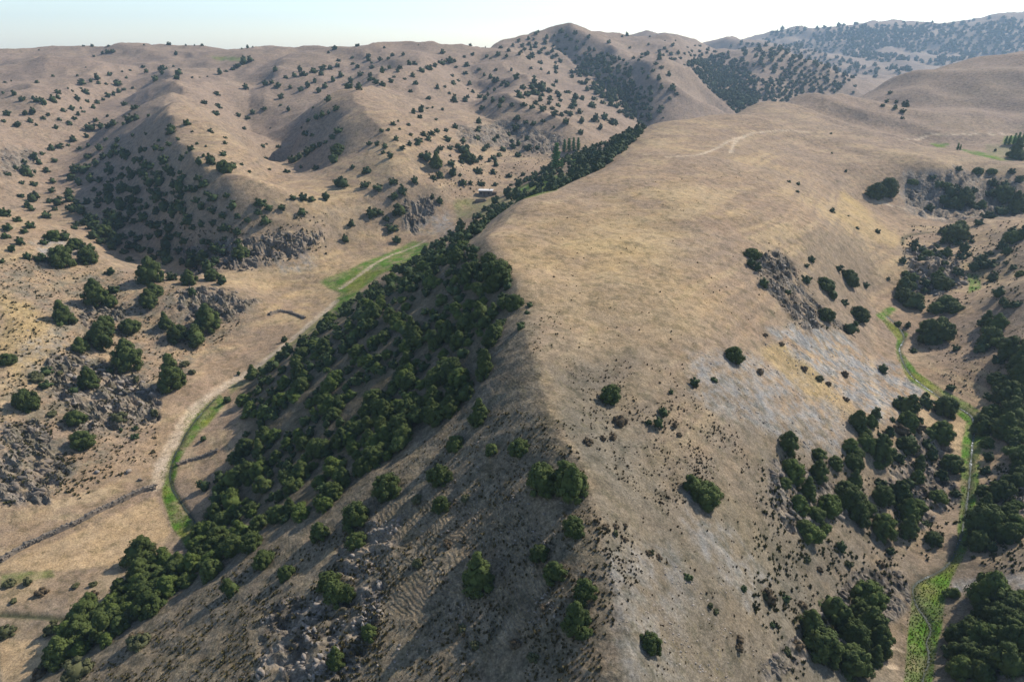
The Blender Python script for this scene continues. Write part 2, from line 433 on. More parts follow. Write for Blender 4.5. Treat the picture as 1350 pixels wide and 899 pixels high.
ROCKY = {
 'dark craggy outcrop at the left edge above the dry field': "0 565,45 555,95 610,70 662,0 668",
 'broken grey rock ledges beside the bend of the track': "62 465,120 470,215 512,205 560,110 565,70 520",
 'jagged rock spur above the valley track': "232 382,300 378,343 402,300 424,238 416",
 'short rock ledge between two junipers on the left hillside': "102 408,165 404,162 424,108 430",
 'rocky foot of the shaded left hill': "230 330,300 315,420 305,432 320,400 335,330 356,255 362",
 'grey crags under the nose of the middle hill': "538 258,578 262,568 292,545 305,528 290",
 'dark crag among junipers on the right flank': "1012 612,1055 610,1105 640,1118 675,1085 708,1032 700,1010 650",
 'rocky knoll between the two right-hand gullies': "1190 332,1225 325,1262 348,1278 372,1240 392,1192 382",
 'stony slope below the right-hand fields': "1192 232,1262 222,1348 240,1345 285,1262 290,1200 282",
 'rock ledges above the stream on the lower right': "1120 755,1192 752,1200 800,1150 830,1090 860,1010 899,1000 880,1090 800",
 'broken rock slope across the stream at the right edge': "1296 640,1348 610,1348 700,1290 690",
 'pale upright slabs low on the shaded flank': "345 800,400 790,505 765,500 820,470 899,340 899",
 'tilted slabs at the lower edge of the wood': "470 690,530 680,510 745,470 765,440 740",
 'stony band below the loose row of junipers': "990 345,1030 330,1080 400,1120 440,1060 430,1000 372",
 'grey rocks in the gully at the far left': "0 195,50 200,40 225,0 232",
 'pale broken rock face behind the poplars': "600 170,680 160,745 180,735 205,660 195,610 190",
 'rocks at the lower end of the stream crag': "1195 560,1255 590,1262 660,1215 700,1170 640,1180 590",
}
rock_m = {k: outline(v, 10, 9) for k, v in ROCKY.items()}
rocky = np.maximum.reduce(list(rock_m.values()))
rocky_soft = np.clip(rocky * (0.55 + 1.1 * NF + .25), 0, 1)
terr = outline("490 660,680 650,725 720,705 830,640 870,550 840,500 780", 30, 10)
yellow = np.maximum.reduce([outline("925 640,960 650,1060 760,1075 792,1030 792,960 705", 22, 12), outline("1000 460,1032 455,1120 530,1138 556,1110 552,1040 502", 10, 6),
    outline("0 380,40 400,80 440,60 480,20 500,0 470", 20, 12), .6 * outline("640 340,700 300,800 260,900 300,950 420,900 460,760 470,700 420", 60, 25), outline("1110 250,1190 318,1180 325,1100 285", 12, 6)])
meadow = np.maximum.reduce([
    outline("245 545,290 520,300 530,270 560,243 592,234 620,228 642,246 675,266 700,262 725,245 722,226 692,213 655,213 622,236 580", 5, 4),
    outline("420 374,470 351,545 318,566 322,552 347,505 358,474 384,452 416,438 406,448 386", 6, 3),
    outline("672 250,720 234,745 231,735 250,690 262", 4, 3), outline("745 207,785 194,780 210,755 222", 4, 2),
    .5 * outline("300 512,350 474,400 434,440 398,446 410,400 446,350 486,305 522", 6, 6),
    outline("600 262,640 262,690 258,640 285,600 290", 10, 4) * .35,
    outline("1155 415,1175 405,1182 408,1167 420,1197 440,1188 460,1207 490,1242 515,1292 540,1302 550,1306 565,1292 600,1291 640,1282 680,1278 720,1257 757,1245 790,1240 830,1228 899,1193 899,1200 800,1203 770,1238 757,1264 722,1266 650,1268 590,1274 555,1235 526,1199 502,1182 472,1184 446", 4, 3),
    outline("1226 189,1252 190,1246 195,1234 194", 2, 1), outline("1264 196,1290 200,1336 212,1318 212,1280 203", 2, 1), outline("1275 362,1291 362,1293 380,1278 386", 4, 2),
    outline("1325 180,1350 178,1350 190,1320 190", 2, 1), .7 * outline("278 75,325 76,315 81,285 79", 2, 1), .45 * outline("0 757,70 752,72 762,30 768,0 778", 6, 4), .3 * outline("1300 190,1350 195,1350 210,1300 205", 6, 2)])
field = np.maximum(outline("0 745,205 655,225 700,200 738,90 753,0 752", 6, 3), outline("0 842,80 845,50 899,0 899", 6, 3))
TRACKS = ["442 398,400 435,350 475,310 500,280 520,255 540,235 570,215 608,207 640", "880 207,915 205,940 198,962 186,985 178,1010 174,1065 174",
          "985 178,970 187,963 202", "1195 184,1220 180,1250 178,1320 177,1348 178", "1155 265,1190 275,1220 285,1245 289", "560 318,520 335,480 358,450 380",
          "1190 858,1165 850,1150 870,1180 878", "330 490,290 515,262 540,240 566"]
track_lines = [polyline(t, 1.2) for t in TRACKS]
track_w = [2.6, 1.5, 1.3, 1.8, 1.4, 1.6, .8, 1.0]
track = np.zeros(Z.shape)
for L, w in zip(track_lines, track_w):
    d = line_dist(L, 5) + .5 * NF
    track = np.maximum(track, 1 - sstep(w * .35, w * .8, d))
STREAMS = {"left": "283 525,262 548,243 575,230 600,224 625,228 645,243 668,258 690,252 712,246 722",
           "right": "1169 416,1186 432,1192 446,1186 462,1200 492,1235 520,1270 540,1284 556,1282 590,1278 640,1271 690,1262 720,1248 745,1208 768,1206 790,1222 815,1228 830,1222 845,1226 865,1218 890,1216 898"}
stream_lines = {k: polyline(v, .8) for k, v in STREAMS.items()}
channel = np.zeros(Z.shape)
for L in stream_lines.values():
    channel = np.maximum(channel, np.exp(-(line_dist(L, 3) / .55) ** 2))
ditch = np.zeros(Z.shape)
for t in ("0 809,30 811,60 813,86 816", "1190 322,1192 313,1210 308,1232 306"):
    ditch = np.maximum(ditch, np.exp(-(line_dist(polyline(t, 1), 3) / .7) ** 2))

# ------------------------------------------------------------------ fine relief
calm = 1 - np.clip(track + field + meadow * .7, 0, 1) * .85
near = 1 - sstep(180, 420, RR)
Z = Z + near * calm * (.10 * fbm(X, Y, 2.6, 3, 301) + .05 * NF)
strat = ridged(X * .5 + Y * .9, Y * .5 - X * .25, 3.4, 3, 311)
strat2 = ridged(X + 3 * NW1, Y + 3 * NW2, 5.5, 4, 331)
Z = Z + rocky_soft * (1.8 * (strat - .5) + 1.5 * (strat2 - .5)) * np.clip(RR / 140, .6, 1.7)
Z = Z + flank * (1 - rocky) * (.22 * (ridged(X * .35 + Y * .2, Y * 1.0 + X * .4, 5, 3, 351) - .5) + .05 * NF)
ph = (Z * 2.35 + 1.3 * NW1 + .8 * NF) * 2 * np.pi / 1.35
Z = Z + sstep(.3, .8, fbm(X, Y, 30, 2, 411)) * near * (1 - meadow) * (1 - field) * .03 * np.sin(ph * .8)
Z = Z - .32 * channel - .35 * ditch
Z = Z - .10 * track
VIS, ELEV = vis_of(Z)
U, V, DEPTH = project(X, Y, Z)

# ------------------------------------------------------------------ ground colours
gr_r = np.gradient(Z, axis=0) / np.gradient(R)[:, None]; gr_t = np.gradient(Z, axis=1) / (RR * (TH[1] - TH[0]))
slope = np.hypot(gr_r, gr_t)
b1 = fbm(X, Y, 60, 4, 501); b2 = fbm(X, Y, 17, 4, 521); b3 = fbm(X, Y, 5, 4, 541); b4 = fbm(X, Y, 1.3, 3, 561)
def lerp(c, new, m):
    return c + (np.array(new) - c) * np.clip(m, 0, 1)[..., None]
C = np.broadcast_to(np.array((.325, .245, .175)), Z.shape + (3,)).copy()
C = lerp(C, (.385, .292, .185), sstep(-.1, .5, b1 + .4 * b2))
streak = fbm(X * .12 + Z * 1.1, Z * 2.6 + Y * .10, 3.0, 3, 601)
C = lerp(C, (.235, .185, .145), sstep(.0, .4, streak + .3 * b2) * .6)
C = lerp(C, (.43, .345, .225), sstep(.0, .4, -streak + .25 * b1) * .5)
C = lerp(C, (.285, .215, .165), sstep(.05, .6, b2 + .5 * b3 - .3 * b1) * .8)
C = lerp(C, (.23, .19, .15), sstep(.45, .85, slope + .25 * b3) * .75)
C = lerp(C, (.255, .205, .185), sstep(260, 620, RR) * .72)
C = lerp(C, (.27, .215, .175), sstep(.1, .55, fbm(X, Y, 48, 3, 611)) * .55)
C = lerp(C, (.41, .315, .165), yellow * (.6 + .5 * b2))
C = lerp(C, (.165, .150, .125), (1 - sstep(80, 160, RR)) * (1 - flank) * (.85 + .5 * b2))  # near ground painted darker, imitating vignetting and the backlit look of close slopes
C = lerp(C, (.315, .325, .345), scree * (.55 + 1.1 * b3 + .9 * b4))
C = lerp(C, (.155, .165, .185), scree * sstep(.15, .5, b4 + .6 * b3 + .3 * streak) * .75)
C = lerp(C, (.150, .135, .108), flank * (.85 + .4 * b3))  # dark scrub soil, darkened further so the flank's shade reads deeper
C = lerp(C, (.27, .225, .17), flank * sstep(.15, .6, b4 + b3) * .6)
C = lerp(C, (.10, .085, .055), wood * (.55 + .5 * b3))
rc = lerp(np.broadcast_to(np.array((.225, .203, .185)), C.shape), (.078, .072, .068), sstep(-.2, .45, b3 + b4 * .7))
rc = lerp(rc, (.32, .262, .205), sstep(.2, .6, b2 + b4 * .5) * .6)
C = C + (rc - C) * np.clip(rocky_soft * 1.1, 0, 1)[..., None]
C = lerp(C, (.15, .135, .085), sstep(.3, .55, b4 + .45 * b3 - .05) * .45 * near * (1 - wood) * (1 - scree * .5) * sstep(-.2, .3, fbm(X, Y, 22, 2, 591)))
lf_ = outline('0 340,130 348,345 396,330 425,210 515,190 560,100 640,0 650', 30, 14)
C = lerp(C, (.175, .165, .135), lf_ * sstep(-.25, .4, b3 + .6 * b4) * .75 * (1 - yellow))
C = lerp(C, (.43, .325, .21), field * (.9 + .3 * b3))
C = lerp(C, (.085, .195, .022), meadow * (.75 + .7 * b3 + .3 * b4))
C = lerp(C, (.22, .23, .045), meadow * sstep(.1, .5, b2) * .7)
C = lerp(C, (.49, .41, .33), track * (.85 + .5 * b4))
C = lerp(C, (.07, .075, .045), ditch)
C = lerp(C, (.06, .06, .045), channel * .8)
C = np.clip(C * np.array((.92, .86, .755)), .015, .6)

# ------------------------------------------------------------------ the sheet of land, cut along natural borders into named pieces
gu = (U[:-1, :-1] + U[1:, 1:]) * .5; gx = (X[:-1, :-1] + X[1:, 1:]) * .5; gy = (Y[:-1, :-1] + Y[1:, 1:]) * .5
fxx = np.interp(gy, _ft[:, 1], _ft[:, 0])
_rt = np.array([hit(*p) for p in parse("1215 880,1220 810,1240 750,1275 690,1285 620,1285 570,1240 520,1195 465,1165 418,1180 330,1200 312,1240 285")])
_rt = _rt[np.argsort(_rt[:, 1])]
rxx = np.interp(gy, _rt[:, 1], _rt[:, 0], right=999)
_le = np.array([at_fwd(*p)[:2] for p in ((0, 300, 262), (130, 300, 252), (240, 300, 240), (345, 300, 232))])
ley = np.interp(gx, _le[:, 0], _le[:, 1])
region = np.full(gx.shape, 3)                                # 3 hills behind
region[(gx > fxx) & (gx < rxx) & (gy < 420)] = 0             # 0 spur
region[(gx <= fxx) & (gy < ley + 8) & (gx < -60)] = 1        # 1 left hillside and valley floor
region[(gx >= rxx) & (gy < 300)] = 2                         # 2 right hillside
fm = lambda a: (a[:-1, :-1] + a[1:, 1:] + a[1:, :-1] + a[:-1, 1:]) / 4
region[(fm(track) > .5)] = 4
region[(fm(meadow) > .55)] = 5
region[(fm(field) > .6) & (region < 4)] = 6
region[(np.hypot(gx, gy) > 1150)] = 7
names = {0: ("central_hill", "long tan central spur with bare grassy top and dark wooded flank", "structure"),
         1: ("left_hillside", "stony tan hillside and valley floor at the left", "structure"),
         2: ("right_hillside", "tan slopes across the stream at the right edge", "structure"),
         3: ("hills", "rolling dry tan hills dotted with junipers behind the valley", "structure"),
         4: ("dirt_track", "pale dusty tracks crossing the dry grass", "structure"),
         5: ("meadow", "bright green damp grass along the valley streams", "structure"),
         6: ("field", "harvested pale straw field inside the wall", "structure"),
         7: ("mountains", "hazy bluish mountain range on the horizon", "structure")}
idx = np.arange(NR * NC).reshape(NR, NC)
F = np.stack([idx[:-1, :-1], idx[1:, :-1], idx[1:, 1:], idx[:-1, 1:]], -1).reshape(-1, 4)[:, ::-1]
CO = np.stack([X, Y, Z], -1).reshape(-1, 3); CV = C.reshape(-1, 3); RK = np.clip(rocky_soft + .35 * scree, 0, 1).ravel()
lefth = outline('0 300,130 340,345 396,330 430,210 520,210 600,100 660,0 660', 30, 14)
RKF = rocky_soft.ravel() * (RR.ravel() < 330)
SC = np.clip(flank * .6 + .7 * lefth + .35 * (1 - sstep(70, 150, RR)) + .5 * rocky, 0, 1).ravel()
TE = np.clip(terr * .9 + .18 * flank, 0, 1).ravel()
def sheet_mesh(name, faces):
    used, inv = np.unique(faces, return_inverse=True)
    m = bpy.data.meshes.new(name)
    m.vertices.add(len(used)); m.vertices.foreach_set('co', CO[used].ravel())
    m.loops.add(faces.size); m.loops.foreach_set('vertex_index', inv.astype(np.int32).ravel())
    m.polygons.add(len(faces)); m.polygons.foreach_set('loop_start', np.arange(0, faces.size, 4, dtype=np.int32))
    m.update(calc_edges=True)
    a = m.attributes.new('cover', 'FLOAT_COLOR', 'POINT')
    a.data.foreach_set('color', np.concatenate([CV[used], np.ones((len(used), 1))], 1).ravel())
    for an, av in (('rocky', RK), ('scrub', SC), ('terrace', TE)):
        a = m.attributes.new(an, 'FLOAT', 'POINT'); a.data.foreach_set('value', av[used])
    m.polygons.foreach_set('use_smooth', RKF[faces].mean(1) < .45)
    m.materials.append(MAT_GROUND)
    return m
STRUCT = {}
for k, (nm, lab, kind) in names.items():
    sel = F[region.ravel() == k]
    if len(sel) == 0: continue
    o = bpy.data.objects.new(nm, sheet_mesh(nm, sel)); col.objects.link(o)
    o["kind"] = kind; o["label"] = lab
    STRUCT[k] = o
# ------------------------------------------------------------------ helpers for things
def mesh_from(name, verts, faces, mats, mat_idx=None, smooth=False):
    m = bpy.data.meshes.new(name)
    m.from_pydata([tuple(v) for v in verts], [], [tuple(f) for f in faces])
    for q in (mats if isinstance(mats, (list, tuple)) else [mats]): m.materials.append(q)
    if mat_idx is not None: m.polygons.foreach_set('material_index', mat_idx)
    if smooth: m.polygons.foreach_set('use_smooth', np.ones(len(m.polygons), bool))
    m.update(); return m
def fast_mesh(name, verts, tris, mat, smooth=False, tint=None):
    m = bpy.data.meshes.new(name); verts = np.asarray(verts, float); tris = np.asarray(tris, np.int32); k = tris.shape[1]
    m.vertices.add(len(verts)); m.vertices.foreach_set('co', verts.ravel())
    m.loops.add(tris.size); m.loops.foreach_set('vertex_index', tris.ravel())
    m.polygons.add(len(tris)); m.polygons.foreach_set('loop_start', np.arange(0, tris.size, k, dtype=np.int32))
    m.update(calc_edges=True)
    if tint is not None:
        a = m.attributes.new('tint', 'FLOAT_COLOR', 'POINT'); a.data.foreach_set('color', np.concatenate([tint, np.ones((len(tint), 1))], 1).ravel())
    if smooth: m.polygons.foreach_set('use_smooth', np.ones(len(tris), bool))
    m.materials.append(mat); return m
def link(name, data, parent=None):
    o = bpy.data.objects.new(name, data); col.objects.link(o)
    if parent is not None: o.parent = parent
    return o
def tag(o, label, cat=None, group=None, kind=None):
    o["label"] = label
    if cat: o["category"] = cat
    if group: o["group"] = group
    if kind: o["kind"] = kind
    return o

def foliage_material(name, dark, light, use_attr=False):
    m, nt, b = new_mat(name)
    b.inputs['Roughness'].default_value = 0.75
    geo = N(nt, 'ShaderNodeNewGeometry'); oi = N(nt, 'ShaderNodeObjectInfo')
    n1 = noise(nt, 1.1, 3, .6, geo.outputs['Position']); n2 = noise(nt, .16, 2, .5, geo.outputs['Position'])
    f = math_n(nt, 'ADD', maprange(nt, n1.outputs[0], .3, .7, 0, .55), maprange(nt, n2.outputs[0], .3, .7, 0, .45))
    if not use_attr:
        f = math_n(nt, 'ADD', math_n(nt, 'MULTIPLY', f, .7), math_n(nt, 'MULTIPLY', oi.outputs['Random'], .3))
    c = mixcol(nt, 'MIX', f, dark, light)
    if use_attr:
        at = N(nt, 'ShaderNodeAttribute', attribute_name='tint'); c = mixcol(nt, 'MULTIPLY', 1.0, c, at.outputs['Color'])
    nt.links.new(c, b.inputs['Base Color'])
    return m
MAT_JUN = foliage_material("juniper_foliage", (.028, .042, .013), (.105, .132, .038))
MAT_JUNFAR = foliage_material("juniper_foliage_far", (.026, .042, .017), (.066, .090, .032), True)
MAT_OAK = foliage_material("broadleaf_foliage", (.045, .072, .017), (.130, .160, .040))
MAT_POP = foliage_material("poplar_foliage", (.05, .12, .028), (.11, .20, .045))
MAT_SHRUB = foliage_material("shrub_foliage", (.06, .07, .03), (.13, .125, .06))
MAT_DRY = foliage_material("dry_shrub_foliage", (.085, .065, .04), (.17, .125, .075))
MAT_TUSS = foliage_material("tussock", (.10, .085, .045), (.24, .19, .105), True)
def bark():
    m, nt, b = new_mat("bark"); n = noise(nt, 6, 4)
    nt.links.new(mixcol(nt, 'MIX', n.outputs[0], (.07, .05, .035), (.17, .13, .10)), b.inputs['Base Color']); return m
MAT_BARK = bark()
def rock_material(name, a, b_, c_):
    m, nt, b = new_mat(name)
    geo = N(nt, 'ShaderNodeNewGeometry'); oi = N(nt, 'ShaderNodeObjectInfo')
    n1 = noise(nt, 1.6, 6, .7, geo.outputs['Position']); n2 = noise(nt, .35, 3, .6, geo.outputs['Position'])
    c = mixcol(nt, 'MIX', maprange(nt, n1.outputs[0], .3, .7, 0, 1), a, b_)
    c = mixcol(nt, 'MIX', maprange(nt, n2.outputs[0], .4, .7, 0, .8), c, c_)
    nt.links.new(c, b.inputs['Base Color'])
    bp = N(nt, 'ShaderNodeBump'); bp.inputs['Strength'].default_value = .7; bp.inputs['Distance'].default_value = .25
    nt.links.new(n1.outputs[0], bp.inputs['Height']); nt.links.new(bp.outputs[0], b.inputs['Normal'])
    return m
MAT_ROCK = rock_material("weathered_rock", (.085, .075, .062), (.215, .185, .150), (.25, .195, .145))
MAT_PALE = rock_material("pale_rock", (.15, .132, .112), (.335, .295, .25), (.33, .265, .205))

# ------------------------------------------------------------------ tree shapes (width 1, base at 0)
def ico(sub):
    bm = bmesh.new(); bmesh.ops.create_icosphere(bm, subdivisions=sub, radius=1)
    v = np.array([x.co[:] for x in bm.verts]); f = np.array([[q.index for q in p.verts] for p in bm.faces]); bm.free(); return v, f
ICO1, ICO2 = ico(1), ico(2)
def crown_shape(kind, seed, nlobe, nleaf, leaf):
    r = np.random.default_rng(seed)
    hgt = {'round': .88, 'ovoid': 1.08, 'cone': 1.25, 'wide': .62, 'poplar': 3.4, 'double': .95}[kind] * r.uniform(.92, 1.1)
    cen, rad = [], []
    for k in range(nlobe):
        h = ((k + r.uniform(0, 1)) / nlobe) ** (.9 if kind != 'cone' else 1.25)
        if kind in ('round', 'wide', 'double'): prof = math.sqrt(max(0, 1 - (1.75 * h - .75) ** 2)) if h > .43 else .86 + .32 * h
        elif kind == 'ovoid': prof = math.sin(math.pi * min(1, (.16 + .84 * h) ** .8)) ** .7
        elif kind == 'cone': prof = min(1, .55 + h * 4) * (1.02 - h) ** .75
        else: prof = min(1, .4 + h * 3) * (1.02 - h) ** .45
        a = k * 2.39996 + r.uniform(-.5, .5); q = .5 * prof
        rl = r.uniform(.10, .19) * (.65 + .5 * prof)
        d = max(0, q - rl * .7) * r.uniform(.7, 1.18)
        cx, cy = math.cos(a) * d, math.sin(a) * d
        if kind == 'double':
            s = 1 if k % 3 else -1
            cx = cx * .62 + s * .2; cy *= .7
            h *= 1 if s > 0 else .72
        cen.append((cx, cy, max(rl * .75, h * hgt * .93))); rad.append(rl * (.62 if kind == 'poplar' else 1))
    cen = np.array(cen); rad = np.array(rad)
    if kind == 'poplar': cen[:, :2] *= .62
    V, Fc = [], []
    off = 0
    # solid inner masses, broken by noise
    core_n = max(3, nlobe // 3)
    for k in range(nlobe):
        v, f = ICO1
        w = v * rad[k] * (.80 + .16 * r.uniform(-1, 1, (len(v), 1))) * np.array((1, 1, .95)) + cen[k]
        V.append(w); Fc.append(f + off); off += len(w)
    v, f = ICO2
    ax = .36 if kind != 'poplar' else .15
    w = v * np.array((ax, ax, hgt * .36)) * (1 + .12 * r.uniform(-1, 1, (len(v), 1))) + np.array((0, 0, hgt * .42))
    if kind in ('cone',): w[:, :2] *= np.clip(1.25 - w[:, 2:3] / hgt * 1.15, .1, 1.2)
    V.append(w); Fc.append(f + off); off += len(w)
    # leaf sprays on the lobes
    per = nleaf // nlobe
    LV = []
    for k in range(nlobe):
        d = r.normal(size=(per, 3)); d[:, 2] = d[:, 2] * .9 + .25
        out = cen[k] - np.array((0, 0, hgt * .4)); out = out / (np.linalg.norm(out) + 1e-6)
        d = d + out * .7; d /= np.linalg.norm(d, axis=1, keepdims=True)
        p = cen[k] + d * rad[k] * r.uniform(.78, 1.22, (per, 1))
        t1 = np.cross(d, r.normal(size=(per, 3))); t1 /= np.linalg.norm(t1, axis=1, keepdims=True)
        t2 = np.cross(d, t1) * .85 + d * r.uniform(-.25, .5, (per, 1))
        s = leaf * r.uniform(.55, 1.35, (per, 1))
        LV.append(np.stack([p - t1 * s * .5 - t2 * s * .5, p + t1 * s * .5 - t2 * s * .4, p + t2 * s * .75], 1).reshape(-1, 3))
    LV = np.concatenate(LV); LV[:, 2] = np.maximum(LV[:, 2], .0)
    LF = np.arange(len(LV)).reshape(-1, 3) + off
    return np.concatenate(V + [LV]), np.concatenate(Fc + [LF]), hgt
def trunk_shape(seed, hgt, r0=.035):
    r = np.random.default_rng(seed); V, Fc = [], []
    def tube(p, q, a, b, n=6):
        o = sum(len(v) for v in V); d = np.array(q) - np.array(p); d = d / np.linalg.norm(d)
        u = np.cross(d, (.3, 1, .2)); u /= np.linalg.norm(u); w = np.cross(d, u)
        ring = lambda c, s: [np.array(c) + s * (math.cos(t) * u + math.sin(t) * w) for t in np.linspace(0, 2 * math.pi, n, endpoint=False)]
        V.append(np.array(ring(p, a) + ring(q, b)))
        for i in range(n): Fc.append((o + i, o + (i + 1) % n, o + n + (i + 1) % n, o + n + i))
    mid = (r.uniform(-.03, .03), r.uniform(-.03, .03), hgt * .3)
    tube((0, 0, -.12), mid, r0 * 1.5, r0); tube(mid, (0, 0, hgt * .72), r0, r0 * .35)
    for k in range(5):
        a = k * 1.26 + r.uniform(-.3, .3); z = hgt * r.uniform(.12, .45)
        tube((0, 0, z), (.28 * math.cos(a), .28 * math.sin(a), z + hgt * .22), r0 * .55, r0 * .2)
    return np.concatenate(V), Fc

CROWNS = {}
def add_kind(tag_, kinds, mat, nlobe=30, nleaf=3300, leaf=.062, r0=.035):
    L = []
    for i, k in enumerate(kinds):
        s = 100 * len(CROWNS) + i
        v, f, h = crown_shape(k, s, nlobe if k != 'poplar' else 34, nleaf, leaf)
        cm = fast_mesh(tag_ + "_crown", v, f, mat)
        tv, tf = trunk_shape(s, h, r0); tm = mesh_from(tag_ + "_trunk", tv, tf, MAT_BARK)
        L.append((k, cm, tm, h))
    CROWNS[tag_] = L
add_kind('juniper', ['round', 'ovoid', 'round', 'cone', 'ovoid', 'double', 'round', 'wide', 'cone', 'ovoid', 'double', 'round'], MAT_JUN)
add_kind('broadleaf', ['round', 'wide', 'ovoid', 'double'], MAT_OAK, 30, 3300, .06)
add_kind('shrub', ['wide', 'round', 'wide'], MAT_SHRUB, 14, 1100, .10, .02)
add_kind('dry_shrub', ['wide', 'wide', 'round'], MAT_DRY, 12, 900, .11, .02)
add_kind('poplar', ['poplar', 'poplar', 'poplar'], MAT_POP, 34, 2400, .10, .05)

# ------------------------------------------------------------------ where the trees stand, read off the photograph in crops three times enlarged
def crop(ox, oy, s, sc=3.0):
    return [(ox + p[0] / sc, oy + p[1] / sc, p[2] / sc) for p in parse(s)]
ISO = []     # (px, py, width px, zone)
def iso(zone, pts): ISO.extend([(*p, zone) for p in pts])
iso('skyline', crop(0, 30, "155 112 8,330 96 10,365 92 14,430 90 12,570 92 8,668 90 18,735 88 10,770 85 10,800 82 10,902 85 16,957 95 10,980 98 12,1000 100 8,1300 125 20,1325 110 25") +
    crop(450, 30, "65 88 20,170 105 14,305 92 8,510 92 12,570 98 8,630 105 16,700 80 16,740 70 16,770 50 14,870 45 30,925 48 20,1110 60 14,1130 55 14,1220 60 14,1280 75 10,1320 75 14"))
iso('farleft', crop(0, 30, """210 217 16,307 215 12,147 242 14,340 180 10,372 137 12,405 127 16,425 123 18,445 120 18,697 132 20,567 180 16,515 193 16,483 197 10,643 195 34,687 178 16,580 203 26,642 208 18,707 212 30,700 228 28,615 235 24,500 225 18,465 255 32,420 248 14,385 232 30,325 248 24,360 238 14,432 215 26,440 207 18,390 245 14
13 285 18,58 292 24,45 235 10,20 240 14,230 285 26,270 265 12,285 275 20,320 265 18,340 288 34,90 313 30,130 305 20,150 320 30,175 330 30,210 320 30,230 305 20,195 310 16,305 310 22,345 318 22,250 355 24,285 350 26,320 345 16
370 345 24,385 325 22,410 312 22,430 300 22,450 292 24,470 282 24,490 270 22,525 265 20,310 372 26,330 360 26,295 385 22,275 405 24,493 333 30,535 345 30,380 395 26,425 375 14,28 373 28,15 395 22,100 370 26,130 365 30,120 398 22,145 412 22,172 385 20,70 415 30,222 425 26,235 390 26,190 370 20
515 400 36,540 390 28,490 408 26,590 375 24,400 425 30,430 420 30,450 410 26,360 430 36,345 460 30,420 470 32,467 475 34,525 452 18,578 445 16,395 510 34,350 495 28,315 505 18,290 475 30,235 500 30,205 510 26,270 490 22
30 610 36,60 580 34,95 560 30,135 545 30,165 525 30,195 510 24,105 605 46,155 565 24,185 595 26,218 555 20,463 525 32,560 515 30,500 540 40,380 570 34,350 540 30,440 590 36,330 600 50,295 600 40,345 580 40"""))
iso('leftlit', crop(0, 30, """683 430 34,740 410 34,675 445 30,760 435 14,670 490 28,640 510 30,630 470 16,705 468 20,808 325 24,862 340 32,858 290 22,853 370 50,830 435 20,890 485 26,890 462 26,840 440 20,805 535 26,883 530 24,757 510 30,740 520 20,780 485 16,718 548 30,788 565 30,832 565 34,920 582 38,890 600 60,955 565 14,985 595 24,815 495 16
945 375 24,980 385 24,965 425 20,1070 420 8,1050 540 14,1040 495 16,1065 585 20,1100 498 22,1055 485 12,870 210 28,895 200 24,920 192 26,940 180 26,965 170 30,990 160 30,760 222 12,790 220 12,820 218 12"""))
iso('midleft', crop(0, 30, """1000 365 26,1045 348 26,972 268 24,1110 305 22,1110 330 12,1142 353 22,1148 265 24,1188 275 24,1218 262 30,1245 240 20,1240 340 14,1300 315 24,1050 250 22,1075 245 26,1100 260 24,1130 225 30,1165 222 32,1200 215 32,1240 205 32,1275 195 32,1305 190 32,1335 180 32,1090 195 18
1135 600 44,1160 560 40,1185 545 44,1215 530 36,1240 510 36,1265 495 34,1290 480 36,1315 465 40,1340 440 40,1210 445 30,1235 450 20,1195 420 20,1220 395 26,1250 385 26,1275 375 26,1300 365 24,1330 350 30,1320 565 60,1250 585 26,1190 580 20,1335 650 40,1340 520 50"""))
iso('hillfoot', crop(0, 30, "1160 705 36,1200 705 30,1232 710 32,1290 705 36,1030 725 44,1115 745 52,1065 745 30,1195 765 56,1020 765 46,1050 805 60,940 775 44,980 790 30"))
iso('midhill', crop(450, 30, """153 155 22,187 148 18,120 165 14,223 197 14,250 228 16,208 220 14,318 200 28,345 190 28,370 180 30,398 170 30,430 165 28,450 160 20,455 180 14,496 178 20,518 135 26,575 140 16,590 145 14,620 135 26,672 195 18,690 228 28,400 125 18,610 240 36,590 225 22,565 215 20,655 258 28,640 245 20,632 255 20,410 258 12,428 285 16,380 265 16,488 318 28,520 280 20,500 300 16,580 295 20,580 268 14,600 318 26,625 340 20,605 275 16,500 265 10
820 205 16,750 185 16,790 190 14,850 240 16,735 295 40,760 290 40,790 280 40,820 280 36,285 365 28,315 360 36,310 382 24,340 345 14,400 350 20,375 390 20,362 340 10,205 410 26,225 395 14,160 435 20,185 430 20,265 410 20,275 450 22,217 470 22,230 425 14,112 485 20,140 490 24,172 500 24,165 520 16,195 540 28,240 505 26"""))
iso('midslope', crop(450, 30, """300 490 40,320 540 50,340 555 40,375 575 50,270 490 30,380 520 24,345 470 20,430 532 12,500 560 60,540 600 32,585 555 26,608 555 20,550 545 24,480 520 50,460 500 30,600 605 40,662 615 26,718 610 26,700 640 36,670 650 24,608 650 30,552 650 32,510 645 30,480 645 30,440 610 40,470 610 24,390 620 40,365 625 30,575 500 24,735 510 36,700 490 30,760 410 36,730 400 24,690 430 30,840 420 20
5 660 60,45 580 26,100 600 40,95 655 40,145 665 36,120 770 40,150 760 30,205 640 30,210 700 50,230 760 60,200 830 60,180 790 40,220 875 40,15 870 30,40 810 36,240 680 40,290 640 30,390 720 36,360 700 30"""))
iso('farmid', crop(450, 30, "990 340 36,925 310 26,950 400 22,1005 395 26,1040 390 30,1070 410 36,1085 405 24,1025 425 26,1272 380 14,940 140 16,1000 115 20,1030 130 24,1015 150 30,1125 190 12,975 160 22,1140 105 10,1170 265 14,1200 280 14"))
iso('spurtop', crop(900, 30, "420 635 24,457 645 18,453 673 14,590 755 36,655 768 14,690 818 18,770 835 24,586 442 10,590 520 9,645 592 12"))
